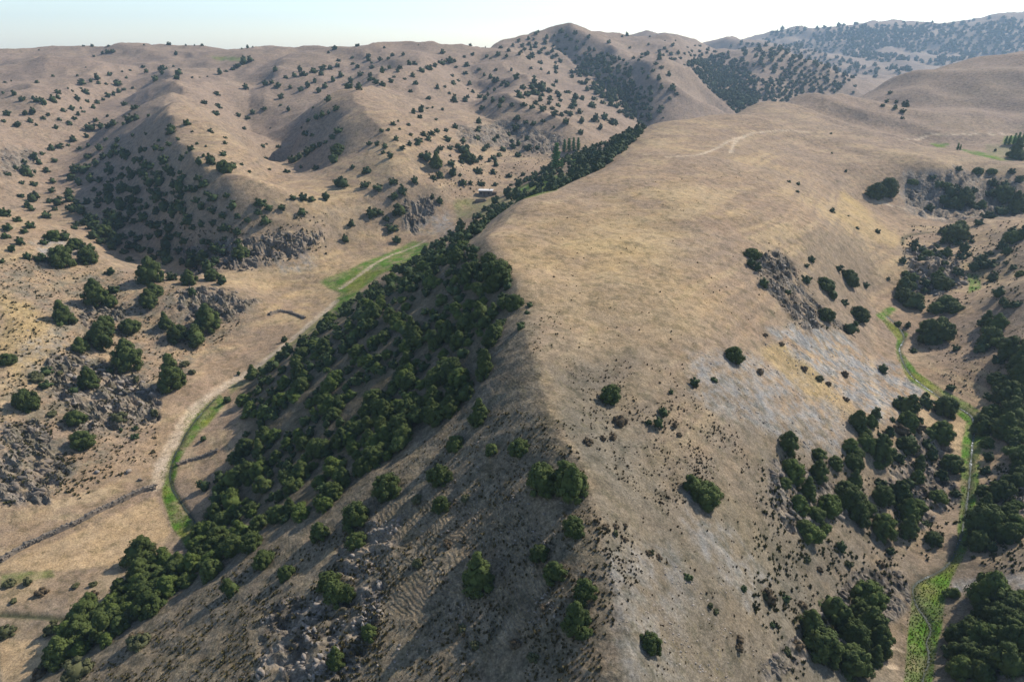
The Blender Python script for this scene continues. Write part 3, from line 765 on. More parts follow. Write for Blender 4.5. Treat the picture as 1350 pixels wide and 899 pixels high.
iso('basin', crop(900, 30, "975 750 40,760 700 70,810 690 70,1315 550 70,1235 512 16,820 285 20,805 320 24,790 335 20,845 320 22,840 345 24,880 340 28,870 360 24,868 385 20"))
iso('knollwood', crop(900, 30, "1030 720 60,1070 740 70,1110 720 60,1060 690 60,1130 700 60,1150 740 50,1010 650 40,1045 655 44,990 615 30,910 640 36,1090 590 30,1165 600 40,1220 600 40,1225 650 50,1215 690 50,1265 720 90,1300 600 36,1330 640 50,1270 660 50,1300 690 60,1345 720 60,1210 785 60,1260 770 70,1170 810 60,1310 760 80,1340 740 60,1060 830 60,1030 840 50,1100 810 50,1080 880 110,1050 870 60,1300 880 80,1340 860 60,1180 740 50"))
iso('lefthill', crop(0, 300, "80 75 50,25 50 50,47 100 40,110 130 40,160 140 60,250 160 90,350 145 70,10 145 30,440 190 40,250 385 90,385 320 90,440 318 60,450 262 50,600 230 90,680 215 50,610 275 50,590 320 70,750 232 60,760 265 50,655 400 60,825 415 90,515 420 70,395 480 110,420 410 70,320 490 50,510 565 100,435 575 50,705 450 64,780 472 76,685 640 120,30 542 50,185 588 50,180 640 60,355 630 60,110 725 90,300 780 80,330 875 80,295 655 34,480 808 26,535 800 28,535 835 36,410 38 50,215 55 50,260 60 50,300 90 50,335 110 50,840 215 50,880 230 50"))
iso('valley', crop(0, 300, "1000 600 50,945 585 20,900 695 30,805 845 24,1125 455 24") + crop(0, 599, "550 440 110,870 110 60,810 145 60"))
iso('crest', crop(450, 300, "585 150 60,620 245 130,525 190 70,660 230 60"))
iso('spurface', crop(450, 300, "735 345 24,745 315 16,710 405 40,1063 695 76,1272 745 56,1252 795 50,1215 780 34,1303 660 24,640 280 50") + crop(900, 300, "415 890 80,123 612 40,45 630 50,200 535 76,570 400 18,790 575 40") +
    crop(900, 599, "40 150 80,90 200 110,60 175 80,405 580 44,350 680 40,20 495 34,238 535 24") + crop(450, 599, "1220 775 86"))
iso('looserow', crop(900, 300, "272 125 56,268 160 46,295 175 50,318 235 40,415 268 44,490 160 30,487 218 56,508 138 26,560 245 68,592 285 50,637 305 38,615 175 50,655 222 64,723 238 30,695 370 72,565 365 70,662 425 48,813 210 20"))
iso('rightknoll', crop(900, 300, "870 150 50,880 200 60,910 215 40,870 260 60,880 310 90,910 330 90,860 290 70,960 240 50,1025 250 70,1060 240 60,1040 330 100,1070 340 70,1000 345 70,940 335 60,970 470 80,1010 460 130,1030 430 80,960 430 70,910 500 50,890 400 40,850 390 34,1250 280 56,1265 305 40,1200 390 70,1240 420 100,1210 470 90,1180 500 70,1260 480 90,1300 520 100,1330 560 90,1250 540 60,1060 650 46,1080 490 36,1290 320 60,1320 320 60,1150 180 60,1190 170 70,1215 160 60,1180 140 60,1110 110 60,1130 120 40,1040 120 50,1280 150 40,1310 170 40,1335 200 40,915 85 40,945 95 40"))
iso('streamwood', crop(900, 300, "880 745 90,850 720 60,710 830 90,690 800 60,960 715 66,960 680 46,1035 750 90,1010 710 60,830 770 36,760 760 60,1020 850 90,980 830 70,880 890 90,660 895 90,930 780 60,740 790 60,770 880 60,1230 760 90,1210 690 60,1290 700 110,1260 650 90,1320 640 120,1300 780 120,1340 760 90,1270 840 110,1320 860 120,1240 620 70,1340 690 90,1330 580 100") +
    crop(900, 599, "430 100 100,400 130 80,500 330 100,525 260 80,480 300 70,660 230 130,640 180 100,700 280 90,720 240 80,790 330 110,890 330 100,850 200 100,780 30 110,680 20 90,990 360 80,960 290 60,1010 195 80,1080 170 56,1060 70 100,1190 340 170,1160 380 90,1220 390 60,625 385 64,560 300 60,820 400 60,1290 250 100,1330 320 100,1260 180 90,1320 130 90,1330 40 110,1290 120 70,1240 130 60,1340 60 90"))
iso('clump', crop(900, 599, "540 800 150,500 720 100,670 760 120,740 700 120,580 650 100,730 610 120,670 870 140,770 780 100,640 690 90,700 640 80,760 830 80"))
iso('lowright', crop(900, 599, "1060 570 70,1210 600 150,1280 640 140,1330 600 110,1180 660 110,1250 700 150,1320 720 140,1150 730 120,1080 740 90,1200 780 140,1280 800 150,1340 790 120,1130 830 130,1210 860 140,1290 880 150,1100 890 120,1180 900 110,1340 870 120,1050 800 60"))
iso('flankopen', crop(450, 599, "540 540 150,395 225 70,390 120 90,180 170 110,60 290 110,60 365 60,790 140 110,820 160 80,890 100 90,910 180 120,920 320 90,785 415 74,840 500 86,960 580 96,925 700 110,960 720 60,110 730 70,15 590 70,10 130 70") +
    crop(450, 300, "570 590 90,545 780 100,450 880 70,705 890 80,440 680 70,595 895 60") + crop(0, 599, "1045 445 90,1135 490 64,1265 340 70,1300 530 90,1330 590 90,915 555 60,1330 840 90"))
iso('woodfoot', crop(0, 599, "660 460 100,840 490 80,790 390 80,600 630 110,320 680 110,280 730 100,400 670 90,510 610 90,560 520 90,560 480 60,640 520 80,700 490 90,760 470 80,450 610 80,350 640 80,480 560 70,740 520 60,620 560 80,870 350 80,930 400 90,1000 380 90,890 290 80,960 330 80,1030 300 80,920 220 90,1000 240 80,1100 270 70"))
SHRUBS = crop(450, 599, "1045 290 30,1085 290 30,1122 285 24,1085 318 30,1120 340 26,1212 395 30,1255 410 30,1225 395 26,800 610 40,690 760 50,760 810 50,300 190 50,490 180 40,480 690 40,530 760 46,420 360 40,300 440 50") + \
    crop(900, 599, "340 580 64,325 565 40,220 770 44,225 740 36,130 625 30,110 605 24,490 420 34,780 440 40,655 440 36,540 460 30,470 600 40,455 760 50,410 780 40") + crop(450, 300, "1100 780 64,975 855 40,1035 840 30,1075 840 34,1320 790 30,1335 825 24") + \
    crop(0, 599, "555 760 100,540 745 70,410 730 90,210 710 60,310 890 110,40 520 50,110 515 40,165 555 46,300 525 30,370 520 30,370 560 34,30 720 60,55 585 30,460 700 60,520 660 60,250 780 70,200 840 70,160 880 70") + \
    crop(0, 300, "470 770 60,135 590 40,205 745 40,235 580 30,540 610 30,610 740 40,660 580 24,760 580 30,730 550 40,150 610 60,140 690 40") + crop(900, 300, "640 590 30,480 565 30,540 605 36,575 625 26,645 685 26,305 580 30,325 430 24,390 465 26,860 820 60,930 800 50")

# woods: outline, spacing, count, crown width range in metres, zone
WOODS = [
 (WOOD, 2.2, 1000, (2.0, 4.7), 'wood'),
 ("100 292,150 262,200 218,240 226,300 272,322 292,312 338,255 352,130 322", 3.8, 130, (3.0, 6.5), 'darkflank'),
 ("15 258,60 242,140 208,215 192,222 215,190 262,100 280,60 286", 5.5, 45, (3.0, 5.5), 'darkflank'),
 ("772 84,800 74,822 112,852 142,852 160,812 136,786 112", 4.6, 240, (4.5, 7), 'far'), ("690 62,720 52,760 48,770 62,740 82,700 75", 9, 45, (4, 7), 'far'),
 ("920 82,960 76,975 95,985 115,1000 137,962 156,930 152,912 122", 4.6, 330, (5, 8), 'far'), ("1020 105,1090 98,1115 113,1060 122,1008 137", 5.5, 140, (4, 7), 'far'),
 ("840 75,920 65,915 100,900 130,860 120", 13, 70, (4, 6), 'far'), ("970 60,1120 50,1200 85,1120 100,1000 90", 12, 220, (6, 10), 'far'),
 ("1000 48,1350 34,1350 78,1180 94,1100 70", 13, 620, (8, 15), 'far'), ("1090 45,1200 40,1210 75,1130 75", 9, 300, (9, 15), 'far'),
 ("690 110,760 125,780 165,720 150", 9, 50, (3.5, 6), 'far'), ("560 180,640 170,690 190,640 215,570 215", 9, 40, (3, 5), 'far'), ("460 90,620 85,680 110,600 130,480 120", 26, 22, (4, 6), 'far'),
 ("400 90,540 80,560 100,420 125", 22, 22, (4, 6), 'far'), ("640 130,700 125,730 150,680 170", 12, 25, (3.5, 6), 'far'),
 ("1030 620,1110 590,1200 560,1255 620,1240 700,1150 690,1060 700", 3.6, 40, (2.0, 4.2), 'streamwest'), ("1290 560,1350 540,1350 720,1300 710", 3.6, 26, (2.2, 4.2), 'streamwood'),
 ("1200 330,1340 300,1345 365,1260 385,1195 385", 4.5, 22, (2.2, 4.5), 'rightknoll'),
 ("0 280,120 330,125 345,60 322,0 300", 5, 16, (2.5, 4.5), 'lefthill'),
]
def pip(P, x, y):
    ins = False
    for i in range(len(P)):
        a = P[i]; b = P[i - 1]
        if (a[1] > y) != (b[1] > y) and x < (b[0] - a[0]) * (y - a[1]) / (b[1] - a[1]) + a[0]: ins = not ins
    return ins
def slope_base(x, y, w):
    z0 = ground(x, y); q = .3 * w
    return .35 * z0 + .65 * min(z0, *(ground(x + dx * q, y + dy * q) for dx, dy in ((1, 0), (-1, 0), (0, 1), (0, -1)))) - .04 * w

TREES = []      # dicts: pos, width (m), px width, zone
grid_taken = {}
def free_spot(x, y, sp):
    k = (int(x // 8), int(y // 8))
    for i in (-1, 0, 1):
        for j in (-1, 0, 1):
            for (a, b, s) in grid_taken.get((k[0] + i, k[1] + j), ()):
                if (a - x) ** 2 + (b - y) ** 2 < (.5 * (sp + s)) ** 2: return False
    return True
def take(x, y, sp): grid_taken.setdefault((int(x // 8), int(y // 8)), []).append((x, y, sp))
def add_tree(x, y, w, zone):
    z = slope_base(x, y, w)
    u, v, f = project(x, y, z)
    TREES.append(dict(p=(x, y, z), w=w, px=FPX * w / f, u=u, v=v, zone=zone))
for (px, py, wpx, zone) in ISO:
    p = None
    for dy in range(0, 9):
        p = hit(px, py - .16 * wpx + dy)
        if p is not None: break
    if p is None: continue
    d = project(*p)[2]; w = max(1.3, wpx * d / FPX * 1.04)
    if wpx < 22: w *= random.choice((.7, .85, 1.0, 1.0, 1.2))
    if zone == 'skyline': w = min(w, 9.0)
    w = min(w, 10.5)
    if zone in ('rightknoll', 'streamwood', 'lowright', 'knollwood'): w *= random.uniform(.74, .98)
    add_tree(p[0], p[1], w, zone); take(p[0], p[1], w * .55)
for pts, sp, n, (w0, w1), zone in WOODS:
    P = parse(pts); x0, x1 = min(p[0] for p in P), max(p[0] for p in P); y0, y1 = min(p[1] for p in P), max(p[1] for p in P)
    made = tries = 0
    while made < n and tries < n * 12:
        tries += 1
        px, py = random.uniform(x0, x1), random.uniform(y0, y1)
        if not pip(P, px, py): continue
        if zone in ('far', 'darkflank'): px += random.gauss(0, 12); py += random.gauss(0, 6)
        p = hit(px, py)
        if p is None: continue
        x, y = p[0], p[1]
        if zone == 'far' and y > 1300 and float(fbm(np.array([x]), np.array([y]), 260, 3, 91)[0]) < -.12: continue
        if zone == 'far' and ((x > 150 and y < 760) or (y < 600 and x > crest_at(y)[0] - 25)): continue
        if zone == 'far' and float(fbm(np.array([x]), np.array([y]), 45, 3, 95)[0]) < random.uniform(-.55, .05): continue
        if zone == 'wood' and float(fbm(np.array([x * .6 + y * .25]), np.array([y * .9 - x * .5]), 8, 2, 77)[0]) > .19: continue
        if not free_spot(x, y, sp): continue
        w = random.uniform(w0, w1) if zone != 'wood' else w0 + (w1 - w0) * random.random() ** 1.6
        add_tree(x, y, w, zone); take(x, y, sp); made += 1
# wood that climbs the hidden side of the spur and tops its far crest
for k in range(900):
    y = random.uniform(172, 392)
    xc, dc = crest_at(y); xf, df = foot_at(y)
    if random.random() < .6: s_ = random.uniform(.05, .2) if y > 225 else random.uniform(.14, .3)
    else: s_ = random.uniform(.1, .8)
    x = xc + (xf - xc) * s_ - 1.0
    if free_spot(x, y, 2.9):
        add_tree(x, y, random.uniform(2.6, 5.4) * (.85 if y < 230 else 1), 'crestwood'); take(x, y, 2.9)

WORDS = "first second third fourth fifth sixth seventh eighth ninth tenth eleventh twelfth thirteenth fourteenth fifteenth sixteenth seventeenth eighteenth nineteenth".split()
TENS = {2: 'twent', 3: 'thirt', 4: 'fort', 5: 'fift', 6: 'sixt'}
def ordinal(n):
    if n <= 19: return WORDS[n - 1]
    t, u = divmod(n, 10)
    return TENS[t] + ('ieth' if u == 0 else 'y-' + WORDS[u - 1])
ZONES = {
 'skyline': 'on the hill skyline', 'farleft': 'on the far left hill', 'leftlit': 'on the left hill crest', 'midleft': 'lining the side valley',
 'hillfoot': 'at the left hill foot', 'midhill': 'high on the middle hill', 'midslope': 'on the slope above the hut', 'farmid': 'behind the poplars',
 'spurtop': 'beyond the bare spur top', 'basin': 'around the distant fields', 'knollwood': 'on the slope below the fields', 'lefthill': 'on the stony left hillside',
 'valley': 'on the left valley floor', 'crest': 'at the spur crest notch', 'spurface': 'on the sunlit spur face', 'looserow': 'in the spur shoulder row',
 'rightknoll': 'around the rocky right knoll', 'streamwood': 'on the right stream crags', 'streamwest': 'on crags left of the stream', 'clump': 'in the lower stream clump',
 'lowright': 'in the lower right thicket', 'flankopen': 'on the open shaded flank', 'woodfoot': 'at the foot of the wood',
 'wood0': 'in the lowest wood', 'wood1': 'in the lower middle wood', 'wood2': 'in the middle wood', 'wood3': 'in the upper middle wood', 'wood4': 'in the upper wood', 'wood5': 'at the top of the wood',
 'darkflank': 'on the left hill face', 'far': 'on the far hills', 'crestwood': 'along the far spur crest'}
SHAPEWORD = {'round': 'rounded', 'ovoid': 'egg-shaped', 'cone': 'conical', 'wide': 'low spreading', 'double': 'twin-topped', 'poplar': 'columnar'}
def choose(t):
    r = random.Random(int(t['u'] * 7 + t['v'] * 131))
    t['r'] = r
    sp = 'juniper'
    if (t['zone'][:4] == 'wood') and r.random() < .30: sp = 'broadleaf'
    if t['zone'] in ('streamwood', 'streamwest', 'lowright', 'rightknoll', 'knollwood', 'clump') and r.random() < .22: sp = 'broadleaf'
    t['sp'] = sp
    t['var'] = r.randrange(len(CROWNS[sp]))
    if sp == 'juniper' and CROWNS[sp][t['var']][0] == 'cone' and r.random() < .6: t['var'] = r.choice([0, 2, 6, 11])
for t in TREES:
    if t['zone'] == 'wood': t['zone'] = 'wood%d' % int(np.searchsorted([105, 122, 138, 152, 168], t['p'][1]))
    if t['zone'] == 'streamwood' and t['u'] < 1265: t['zone'] = 'streamwest'
    choose(t)
inframe = lambda t: -20 < t['u'] < 1370 and t['v'] < 930
TREES.sort(key=lambda t: -t['px'])
# only trees that the camera can actually see count among the individuals
def seen(t):
    x, y, z = t['p']; h = hit(t['u'], t['v'] - .55 * t['px'])
    return h is None or np.hypot(h[0], h[1]) > np.hypot(x, y) - 3
single, mass, cnt = [], [], {'juniper': 0, 'broadleaf': 0}
for t in TREES:
    if inframe(t) and cnt[t['sp']] < 300 and t['px'] > 8 and seen(t): single.append(t); cnt[t['sp']] += 1
    else: mass.append(t)
print("trees", len(single), "mass", len(mass), cnt)
by = {}
for t in single: by.setdefault((t['sp'], t['zone']), []).append(t)
for (sp, zone), L in by.items():
    L.sort(key=lambda t: t['u'])
    noun = 'juniper' if sp == 'juniper' else 'broadleaf'
    for i, t in enumerate(L):
        kind, cm, tm, h = CROWNS[sp][t['var']]
        e = bpy.data.objects.new('juniper_tree' if sp == 'juniper' else 'broadleaf_tree', None); col.objects.link(e)
        e.empty_display_size = .3
        e.location = t['p']; e.rotation_euler = (0, 0, t['r'].uniform(0, 6.28))
        e.scale = (t['w'], t['w'] * t['r'].uniform(.86, 1.1), t['w'] * t['r'].uniform(.86, 1.10) * (.84 if t['px'] < 24 else 1))
        link('crown', cm, e); link('trunk', tm, e)
        phr = ZONES[zone]; colr = 'dark green' if sp == 'juniper' else 'brighter green'
        if len(L) <= 60: lab = f"{SHAPEWORD[kind]} {colr} {noun}, {ordinal(i + 1)} from the left {phr}"
        else: lab = f"{colr} {noun} {phr}"
        tag(e, lab, 'tree', f"{noun}s {phr}")

# the rest of the trees, too many to name one by one
tmpl = []
for k in range(8):
    kind = ['round', 'ovoid', 'round', 'wide', 'round', 'ovoid', 'double', 'wide'][k]
    v, f, h = crown_shape(kind, 900 + k, 8, 96, .17)
    tmpl.append((v, f))
TV, TF, TT = [], [], []; off = 0
for t in mass:
    v, f = tmpl[t['r'].randrange(8)]; a = t['r'].uniform(0, 6.28); c, s = math.cos(a), math.sin(a); w = t['w']
    q = np.stack([(v[:, 0] * c - v[:, 1] * s) * w, (v[:, 0] * s + v[:, 1] * c) * w, v[:, 2] * w * t['r'].uniform(.75, 1.02)], 1) + np.array(t['p'])
    TV.append(q); TF.append(f + off); off += len(q); TT.append(np.full((len(q), 3), t['r'].uniform(.8, 1.2)))
o = link('distant_junipers', fast_mesh('distant_junipers', np.concatenate(TV), np.concatenate(TF), MAT_JUNFAR, tint=np.concatenate(TT)))
tag(o, 'countless small dark junipers scattered over the far hills', kind='stuff')

# ------------------------------------------------------------------ shrubs
SH = []
for px, py, w in SHRUBS:
    p = hit(px, py - .1 * w)
    if p is None: continue
    SH.append((px, py, p, max(.5, w * project(*p)[2] / FPX * 1.05)))
SH.sort(key=lambda s: s[0])
def shrub_zone(px, py):
    if px < 330 and py < 600: return 'on the stony left hillside'
    if px < 300: return 'near the wood foot at the lower left'
    if px < 720: return 'on the shaded flank at the bottom'
    if px < 900: return 'on the sunlit spur face near the crest'
    if py < 600: return 'on the pale scree slope'
    return 'on the sunlit slope left of the stream'
zc = {}
for px, py, p, w in SH:
    z = shrub_zone(px, py); zc[z] = zc.get(z, 0) + 1
    r = random.Random(int(px * 13 + py * 7))
    sp = 'dry_shrub' if (px > 720 and r.random() < .6) or r.random() < .25 else 'shrub'
    kind, cm, tm, h = r.choice(CROWNS[sp])
    e = bpy.data.objects.new('shrub', None); col.objects.link(e); e.location = (p[0], p[1], slope_base(p[0], p[1], w))
    e.rotation_euler = (0, 0, r.uniform(0, 6.28)); e.scale = (w, w * r.uniform(.7, 1), w * r.uniform(.7, 1.0))
    link('foliage', cm, e); link('stem', tm, e)
    tag(e, f"{'dry brown' if sp == 'dry_shrub' else 'dull green'} shrub, {ordinal(zc[z])} shrub from the left {z}", 'shrub', 'shrubs ' + z)

# ------------------------------------------------------------------ tussocks and dwarf scrub
TUSS = [("690 540,760 560,775 640,800 720,815 800,790 899,500 899,460 720,520 610,620 540", 2300, .2, .62, (.75, .75, .6)),
 ("350 720,470 690,520 760,500 899,100 899,200 830", 1800, .22, .7, (.75, .77, .6)),
 ("740 470,900 480,950 560,930 640,880 680,800 620,760 540", 700, .22, .55, (.65, .6, .5)),
 ("780 660,830 700,850 760,830 780,790 720", 130, .25, .6, (.6, .58, .48)),
 ("690 430,735 410,745 450,700 470", 60, .3, .5, (.7, .75, .55)),
 ("0 340,130 350,330 400,330 420,200 520,210 600,100 660,0 560", 2600, .35, 1.0, (.7, .75, .6)),
 ("880 600,1000 600,1100 800,1000 899,850 899,800 750", 260, .2, .5, (.75, .66, .54)),
 ("900 560,970 560,990 620,920 640", 160, .25, .6, (.55, .5, .42)), ("975 330,1040 330,1080 400,1120 440,1050 430", 260, .3, .7, (.7, .65, .55)),
 ("1000 600,1120 600,1250 700,1180 800,1050 899,990 800", 1000, .35, .9, (.6, .7, .45)), ("1150 560,1260 560,1270 700,1180 720", 350, .4, 1.0, (.55, .7, .4)),
 ("1180 300,1349 290,1349 400,1200 400", 500, .5, 1.2, (.6, .68, .5)), ("1190 440,1350 420,1350 520,1260 520", 300, .3, .7, (.7, .75, .55)), ("1290 620,1350 600,1350 760,1280 740", 350, .4, 1.0, (.5, .65, .4)),
 ("230 300,430 280,430 335,250 365", 350, .6, 1.4, (.6, .66, .5)), ("0 560,80 560,100 650,0 670", 200, .4, 1.0, (.6, .7, .5)), ("560 230,750 180,720 215,600 270", 200, .7, 1.4, (.6, .65, .5)),
 ("660 300,1000 200,1100 300,1000 450,760 460", 160, .3, .6, (.75, .66, .52))]
BV = []
for k in range(6):
    r = np.random.default_rng(k + 40); n = 16
    a = r.uniform(0, 6.28, n); tilt = r.uniform(.1, 1.15, n); L = r.uniform(.6, 1.1, n)
    tip = np.stack([np.cos(a) * np.sin(tilt) * L * .62, np.sin(a) * np.sin(tilt) * L * .62, np.cos(tilt) * L * .62 + .04], 1)
    b = np.stack([np.cos(a + 1.57), np.sin(a + 1.57), 0 * a], 1) * .20; base = np.stack([np.cos(a) * .1, np.sin(a) * .1, -.12 + 0 * a], 1)
    BV.append(np.stack([base - b, base + b, tip], 1).reshape(-1, 3))
TV, TT = [], []
for pts, n, s0, s1, tint in TUSS:
    P = parse(pts); x0, x1 = min(p[0] for p in P), max(p[0] for p in P); y0, y1 = min(p[1] for p in P), max(p[1] for p in P)
    made = 0; tries = 0
    while made < n and tries < n * 8:
        tries += 1
        px, py = random.uniform(x0, x1), random.uniform(y0, y1)
        if not pip(P, px, py): continue
        p = hit(px, py)
        if p is None: continue
        if float(fbm(p[0:1], p[1:2], 6, 2, 88)[0]) < -.12 + random.uniform(-.25, .15): continue
        s = random.uniform(s0, s1) * random.choice((.7, .85, 1, 1.3)); a = random.uniform(0, 6.28); c, sn = math.cos(a), math.sin(a); v = BV[random.randrange(6)]
        TV.append(np.stack([(v[:, 0] * c - v[:, 1] * sn) * s, (v[:, 0] * sn + v[:, 1] * c) * s, v[:, 2] * s * .85], 1) + p)
        k = random.uniform(.7, 1.25); TT.append(np.tile(np.array(tint) * k, (len(v), 1))); made += 1
TV = np.concatenate(TV); TT = np.concatenate(TT)
o = link('dwarf_scrub', fast_mesh('dwarf_scrub', TV, np.arange(len(TV)).reshape(-1, 3), MAT_TUSS, tint=TT))
tag(o, 'dry tussocks and dwarf scrub speckling the slopes', kind='stuff')
# blades along the wet meadows
TV = []; TT = []
mz = np.argwhere((meadow > .5) & VIS & (RR < 330))
mz = mz[rng.permutation(len(mz))[:6500]]
def jit(i, j):
    x = X[i, j] + random.uniform(-.3, .3); y = Y[i, j] + random.uniform(-.3, .3); return np.array((x, y, ground(x, y)))
for i, j in mz:
    s = random.uniform(.14, .34); v = BV[random.randrange(6)]; a = random.uniform(0, 6.28); c, sn = math.cos(a), math.sin(a)
    TV.append(np.stack([(v[:, 0] * c - v[:, 1] * sn) * s, (v[:, 0] * sn + v[:, 1] * c) * s, v[:, 2] * s], 1) + jit(i, j))
    k = random.uniform(.75, 1.3); TT.append(np.tile(np.array((1.25, 1.75, .48)) * k, (len(v), 1)))
TV = np.concatenate(TV)
o = link('meadow_grass', fast_mesh('meadow_grass', TV, np.arange(len(TV)).reshape(-1, 3), MAT_TUSS, tint=np.concatenate(TT)))
tag(o, 'lush green tufts along the streams', kind='stuff')

# ------------------------------------------------------------------ rocks
def hull_rock(seed, slab):
    r = np.random.default_rng(seed); bm = bmesh.new()
    for k in range(16):
        v = r.uniform(-.5, .5, 3); v = v / max(np.abs(v)) * .5 * r.uniform(.75, 1)
        bm.verts.new(v * np.array((1, .75, slab)))
    res = bmesh.ops.convex_hull(bm, input=bm.verts)
    bmesh.ops.delete(bm, geom=[v for v in bm.verts if not v.link_faces], context='VERTS')
    bm.verts.index_update()
    v = np.array([q.co[:] for q in bm.verts]); f = [[q.index for q in p.verts] for p in bm.faces]; bm.free()
    return v, np.array(f)
ROCKS = [hull_rock(k, s) for k, s in enumerate((.6, .4, .8, .5, .35, .7, .55, .9, .45, .65))]
RM = {m.name: [fast_mesh('rock', v, f, m) for v, f in ROCKS] for m in (MAT_ROCK, MAT_PALE)}
def outcrop(label, pts, n, nbig, s0, s1, mat, tilt, name='rock_outcrop'):
    P = parse(pts); x0, x1 = min(p[0] for p in P), max(p[0] for p in P); y0, y1 = min(p[1] for p in P), max(p[1] for p in P)
    spots = []; tries = 0
    while len(spots) < n and tries < n * 10:
        tries += 1
        px, py = random.uniform(x0, x1), random.uniform(y0, y1)
        if not pip(P, px, py): continue
        p = hit(px, py)
        if p is None: continue
        if float(fbm(p[0:1], p[1:2], 5, 2, 66)[0]) < random.uniform(-.1, .45): continue
        spots.append(p)
    if not spots: return
    c = np.mean(spots, axis=0)
    sizes = sorted([s0 + (s1 - s0) * random.random() ** 2.2 for _ in spots], reverse=True)
    e = bpy.data.objects.new(name, None); col.objects.link(e); e.location = c; tag(e, label, 'rocks', 'rock outcrops')
    RV, RF = [], []; off = 0
    for i, (p, s) in enumerate(zip(spots, sizes)):
        k = random.randrange(len(ROCKS))
        M = Matrix.Translation(Vector(p - c) - Vector((0, 0, .12 * s))) @ Matrix.Rotation(random.gauss(.5, .35), 4, 'Z') @ Matrix.Rotation(random.gauss(tilt, .25), 4, 'Y') @ Matrix.Rotation(random.gauss(0, .2), 4, 'X') @ Matrix.Diagonal((s * random.uniform(.8, 1.5), s * random.uniform(.6, 1), s * random.uniform(.7, 1.1), 1))
        if i < nbig:
            o = link('rock', RM[mat.name][k], e); o.matrix_local = M
        else:
            v, f = ROCKS[k]; A = np.array(M); RV.append(v @ A[:3, :3].T + A[:3, 3]); RF.append(f + off); off += len(v)
    if RV:
        o = link('rubble', fast_mesh('rubble', np.concatenate(RV), np.concatenate(RF), mat), e); o["kind"] = 'stuff'
RCONF = [(170, 26, .5, 2.6, MAT_ROCK, .4), (190, 26, .4, 2.2, MAT_PALE, .4), (190, 26, .5, 2.4, MAT_ROCK, .4), (60, 12, .5, 2.0, MAT_ROCK, .3), (260, 24, .8, 3.4, MAT_ROCK, .5), (110, 16, .8, 3.2, MAT_ROCK, .6),
         (150, 22, .5, 2.2, MAT_ROCK, .5), (240, 30, .7, 2.8, MAT_PALE, .5), (240, 24, .7, 2.6, MAT_PALE, .4), (190, 24, .4, 1.8, MAT_ROCK, .5), (120, 16, .4, 1.8, MAT_PALE, .4), (220, 26, .35, 1.7, MAT_PALE, 1.0),
         (90, 14, .35, 1.4, MAT_PALE, .8), (150, 14, .3, 1.3, MAT_PALE, .3), (90, 8, .9, 3.0, MAT_ROCK, .4), (160, 14, .8, 2.8, MAT_PALE, .4), (110, 14, .4, 1.7, MAT_ROCK, .5)]
for (lab, pts), cf in zip(ROCKY.items(), RCONF): outcrop(lab, pts, int(cf[0] * .7), *cf[1:])
outcrop('loose stones strewn over the left hillside', "0 340,130 350,330 400,280 450,200 520,100 560,0 560", 420, 6, .25, 1.0, MAT_PALE, .3, 'scattered_stones')
outcrop('loose stones strewn over the shaded flank', "560 560,700 560,820 780,700 899,300 899,460 700", 420, 6, .2, .7, MAT_PALE, .6, 'scattered_stones')
outcrop('pale stones strewn over the sunlit face near the bottom edge', "800 740,870 715,1000 760,1010 899,830 899", 420, 6, .15, .5, MAT_PALE, .4, 'scattered_stones')
outcrop('loose stones strewn over the pale scree', "905 470,1060 420,1215 515,1120 600,1000 580", 800, 6, .2, .8, MAT_PALE, .5, 'scattered_stones')
for i, (px, py, w, lab) in enumerate(((128, 623, 7, 'pale boulder on bare ground below the left crag'), (170, 622, 8, 'pale block right of the boulder below the left crag'), (185, 633, 9, 'dark boulder just above the bend of the field wall'), (310, 342, 8, 'small dark boulder on the bare slope above the track'))):
    p = hit(px, py); s = w * project(*p)[2] / FPX
    o = link('boulder', RM[(MAT_ROCK if 'dark' in lab else MAT_PALE).name][i * 2]); o.location = p + np.array((0, 0, .15 * s)); o.scale = (s, s, s); o.rotation_euler = (.1, .2, i); tag(o, lab, 'boulder')

# ------------------------------------------------------------------ streams
def water():
    m, nt, b = new_mat("stream_water"); b.inputs['Roughness'].default_value = .12; b.inputs['Specular IOR Level'].default_value = .15
    n = noise(nt, 1.3, 6, .75); geo = N(nt, 'ShaderNodeNewGeometry'); nt.links.new(geo.outputs['Position'], n.inputs['Vector'])
    n2 = noise(nt, .09, 2, .5, geo.outputs['Position'])
    f = math_n(nt, 'MULTIPLY', maprange(nt, n.outputs[0], .52, .60, 0, 1), maprange(nt, n2.outputs[0], .52, .60, 0, 1))
    nt.links.new(mixcol(nt, 'MIX', f, (.035, .045, .03), (.70, .73, .73)), b.inputs['Base Color'])  # white riffle foam, painted in to stand for glints on the water
    nt.links.new(maprange(nt, f, 0, 1, .6, .85), b.inputs['Roughness'])
    bp = N(nt, 'ShaderNodeBump'); bp.inputs['Strength'].default_value = .5; bp.inputs['Distance'].default_value = .1
    nt.links.new(n.outputs[0], bp.inputs['Height']); nt.links.new(bp.outputs[0], b.inputs['Normal'])
    return m
MAT_WATER = water()
for key, L in stream_lines.items():
    V, Fc = [], []
    for i, p in enumerate(L):
        d = L[min(i + 1, len(L) - 1)] - L[max(i - 1, 0)]; n = np.array((-d[1], d[0], 0)); n /= np.linalg.norm(n) + 1e-9
        w = .15 + .07 * math.sin(i * .7) + random.uniform(-.06, .06); x, y = p[0], p[1]
        z = ground(x, y) + .07
        V += [np.array((x, y, z)) + n * w, np.array((x, y, z)) - n * w]
        if i: Fc.append((2 * i - 2, 2 * i - 1, 2 * i + 1, 2 * i))
    o = link('stream', mesh_from('stream', V, Fc, MAT_WATER, smooth=True))
    tag(o, f"narrow stream winding down the {key}-hand valley", kind='structure')

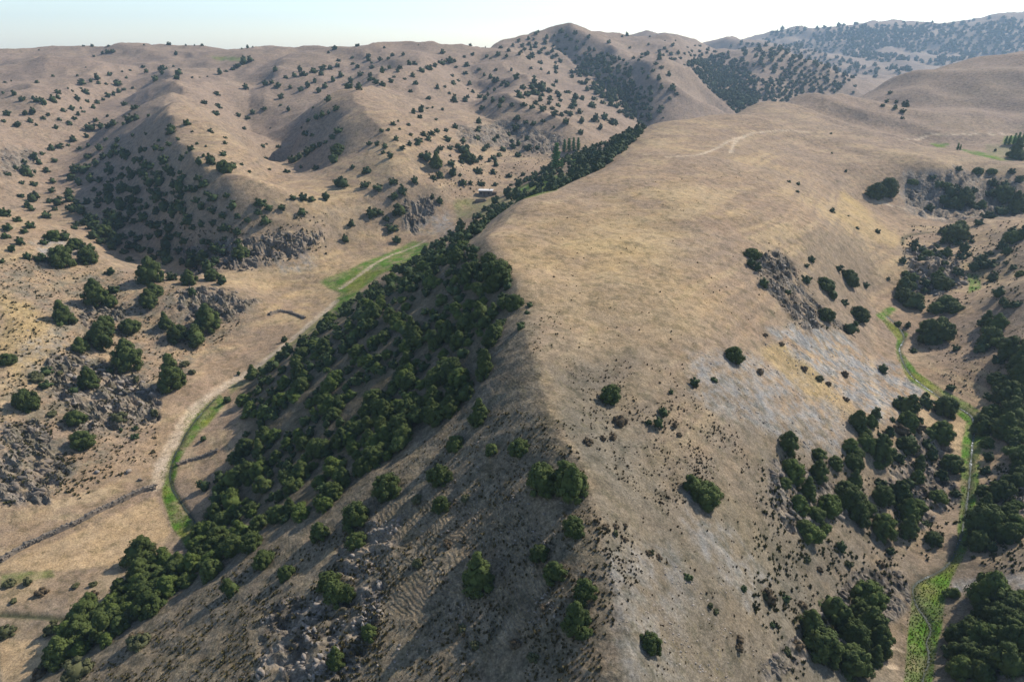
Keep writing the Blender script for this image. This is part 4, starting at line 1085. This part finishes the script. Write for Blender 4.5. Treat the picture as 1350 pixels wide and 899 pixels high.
# ------------------------------------------------------------------ dry stone walls
def stone_wall(pts, w, h, label):
    L = polyline(pts, .55); c = L.mean(0); c[2] = ground(c[0], c[1])
    e = bpy.data.objects.new('stone_wall', None); col.objects.link(e); e.location = c; tag(e, label, 'wall')
    V, Fc = [], []; RV, RF = [], []; off = 0
    for i, p in enumerate(L):
        d = L[min(i + 1, len(L) - 1)] - L[max(i - 1, 0)]; n = np.array((-d[1], d[0], 0)); n /= np.linalg.norm(n) + 1e-9
        z = ground(p[0], p[1]); q = np.array((p[0], p[1], z)) - c; hh = h * random.uniform(.7, 1.05)
        V += [q + n * w * .75 + (0, 0, -.25), q + n * w * .42 + (0, 0, hh), q - n * w * .42 + (0, 0, hh), q - n * w * .75 + (0, 0, -.25)]
        if i:
            a = 4 * i - 4; b = 4 * i
            Fc += [(a + k, a + k + 1, b + k + 1, b + k) for k in range(3)]
        for k in range(5):
            v, f = ROCKS[random.randrange(len(ROCKS))]; s = random.uniform(.25, .6); side = random.uniform(-.6, .6)
            pz = hh * (1 - max(0, abs(side) - .4) * 3.0) + random.uniform(-.1, .05)
            R3 = np.array(Matrix.Rotation(random.uniform(0, 6.3), 3, 'Z') @ Matrix.Rotation(random.gauss(0, .3), 3, 'X'))
            RV.append((v * s) @ R3.T + q + n * w * side + np.array((random.uniform(-.2, .2), random.uniform(-.2, .2), pz))); RF.append(f + off); off += len(v)
    link('core', mesh_from('core', V, Fc, MAT_ROCK), e)
    o = link('stones', fast_mesh('stones', np.concatenate(RV), np.concatenate(RF), MAT_ROCK), e); o["kind"] = 'stuff'
stone_wall("0 740,40 717,100 690,150 665,185 648,206 643", .9, .8, 'long dry stone wall along the upper edge of the straw field')
stone_wall("234 613,255 606,287 595", .7, .6, 'short dry stone wall between the green stream and the wood')
stone_wall("355 415,370 411,385 413,402 420", .9, .7, 'low curved stone wall under the jagged rock spur')

# ------------------------------------------------------------------ poplars, hut, pen
POPL = [(733, 223, 35, 'tallest bright green poplar in front of the poplar row by the valley meadow'), (741, 222, 13, 'short young poplar right of the tallest poplar'),
        (744, 200, 17, 'first poplar from the left in the row behind the tallest poplar'), (750, 200, 18, 'second poplar from the left in the row behind the tallest poplar'), (756, 199, 18, 'third poplar from the left in the row behind the tallest poplar'), (762, 198, 17, 'rightmost poplar in the row behind the tallest poplar'),
        (1262, 198, 10, 'left one of two small poplars by the green field strip'), (1265.5, 198, 8, 'right one of two small poplars by the green field strip'),
        (1325, 191, 12, 'leftmost poplar of the row at the right-hand fields'), (1330, 191, 13, 'second poplar from the left at the right-hand fields'), (1336, 191, 16, 'third poplar from the left at the right-hand fields'), (1341, 191, 17, 'fourth poplar from the left at the right-hand fields'), (1347, 190, 15, 'poplar at the right edge above the fields')]
for i, (px, py, hp, lab) in enumerate(POPL):
    p = hit(px, py); hm = hp * project(*p)[2] / FPX * 1.03
    k, cm, tm, h = CROWNS['poplar'][i % 3]; s = hm / (h * 1.0)
    e = bpy.data.objects.new('poplar_tree', None); col.objects.link(e); e.location = p - np.array((0, 0, .2)); e.scale = (s * 2.1, s * 2.1, s); e.rotation_euler = (0, 0, i * 1.3)
    link('crown', cm, e); link('trunk', tm, e); tag(e, lab, 'tree', 'poplars')
def plain(name, c, rough=.9):
    m, nt, b = new_mat(name); b.inputs['Roughness'].default_value = rough; n = noise(nt, 2.5, 5)
    nt.links.new(mixcol(nt, 'MIX', n.outputs[0], tuple(x * .75 for x in c), tuple(min(1, x * 1.2) for x in c)), b.inputs['Base Color']); return m
MAT_MUD, MAT_ROOF, MAT_DARK, MAT_WOODP = plain("mud_wall", (.20, .165, .13)), plain("pale_roof", (.62, .60, .57)), plain("dark_glass", (.03, .03, .035), .3), plain("old_wood", (.12, .085, .06))
def box(name, c, s, mat, parent):
    v = [((x - .5) * s[0] + c[0], (y - .5) * s[1] + c[1], (z - .5) * s[2] + c[2]) for x in (0, 1) for y in (0, 1) for z in (0, 1)]
    f = [(0, 1, 3, 2), (4, 6, 7, 5), (0, 4, 5, 1), (2, 3, 7, 6), (0, 2, 6, 4), (1, 5, 7, 3)]
    return link(name, mesh_from(name, v, f, mat), parent)
p = hit(640, 259)
e = bpy.data.objects.new('hut', None); col.objects.link(e); e.location = p; e.rotation_euler = (0, 0, -.08); tag(e, 'small flat-roofed hut with pale roof at the foot of the slope', 'hut')
box('wall', (0, 1.8, 1.0), (6.6, 3.4, 3.2), MAT_MUD, e)
r_ = box('roof', (0, 1.8, 2.72), (7.2, 4.0, .22), MAT_ROOF, e); box('chimney', (1.9, 2.4, 3.1), (.45, .45, .6), MAT_MUD, r_)
d_ = box('door', (-.6, .07, .95), (1.0, .1, 1.9), MAT_WOODP, e)
for x in (-2.2, 1.6):
    w_ = box('window', (x, .06, 1.5), (1.0, .12, .9), MAT_WOODP, e); box('pane', (x, -.01, 1.5), (.8, .04, .7), MAT_DARK, w_)
box('lean_to', (4.3, 1.9, .7), (2.0, 3.0, 2.4), MAT_WOODP, e)
p = hit(634, 267)
e = bpy.data.objects.new('animal_pen', None); col.objects.link(e); e.location = p; e.rotation_euler = (0, 0, .1); tag(e, 'low rough stone pen in front of the hut', 'pen')
for c, s in (((0, 0, .4), (5, .4, 1.3)), ((0, 3.2, .4), (5, .4, 1.3)), ((-2.5, 1.6, .4), (.4, 2.7, 1.3)), ((2.5, 1.6, .4), (.4, 2.7, 1.3))): box('wall', c, s, MAT_ROCK, e)

# ------------------------------------------------------------------ the air
zmin = float(Z.min()) - 1.0; ztop = max(float(Z.max()) + 30, H + 25)
hz = bpy.data.objects.new('haze', None)
m = bpy.data.materials.new("haze"); m.use_nodes = True; nt = m.node_tree
nt.nodes.remove(nt.nodes['Principled BSDF'])
pv = nt.nodes.new('ShaderNodeVolumePrincipled'); pv.inputs['Color'].default_value = (.52, .75, 1.0, 1); pv.inputs['Density'].default_value = HAZE; pv.inputs['Anisotropy'].default_value = .25
nt.links.new(pv.outputs[0], nt.nodes['Material Output'].inputs['Volume'])
S = 3900.0
v = [(x, y, z) for x in (-S, S) for y in (-S, S) for z in (zmin, ztop)]
f = [(0, 1, 3, 2), (4, 6, 7, 5), (0, 4, 5, 1), (2, 3, 7, 6), (0, 2, 6, 4), (1, 5, 7, 3)]
if HAZE > 0:
    o = link('haze', mesh_from('haze', v, f, m)); tag(o, 'thin blue summer haze over the valleys', kind='stuff')
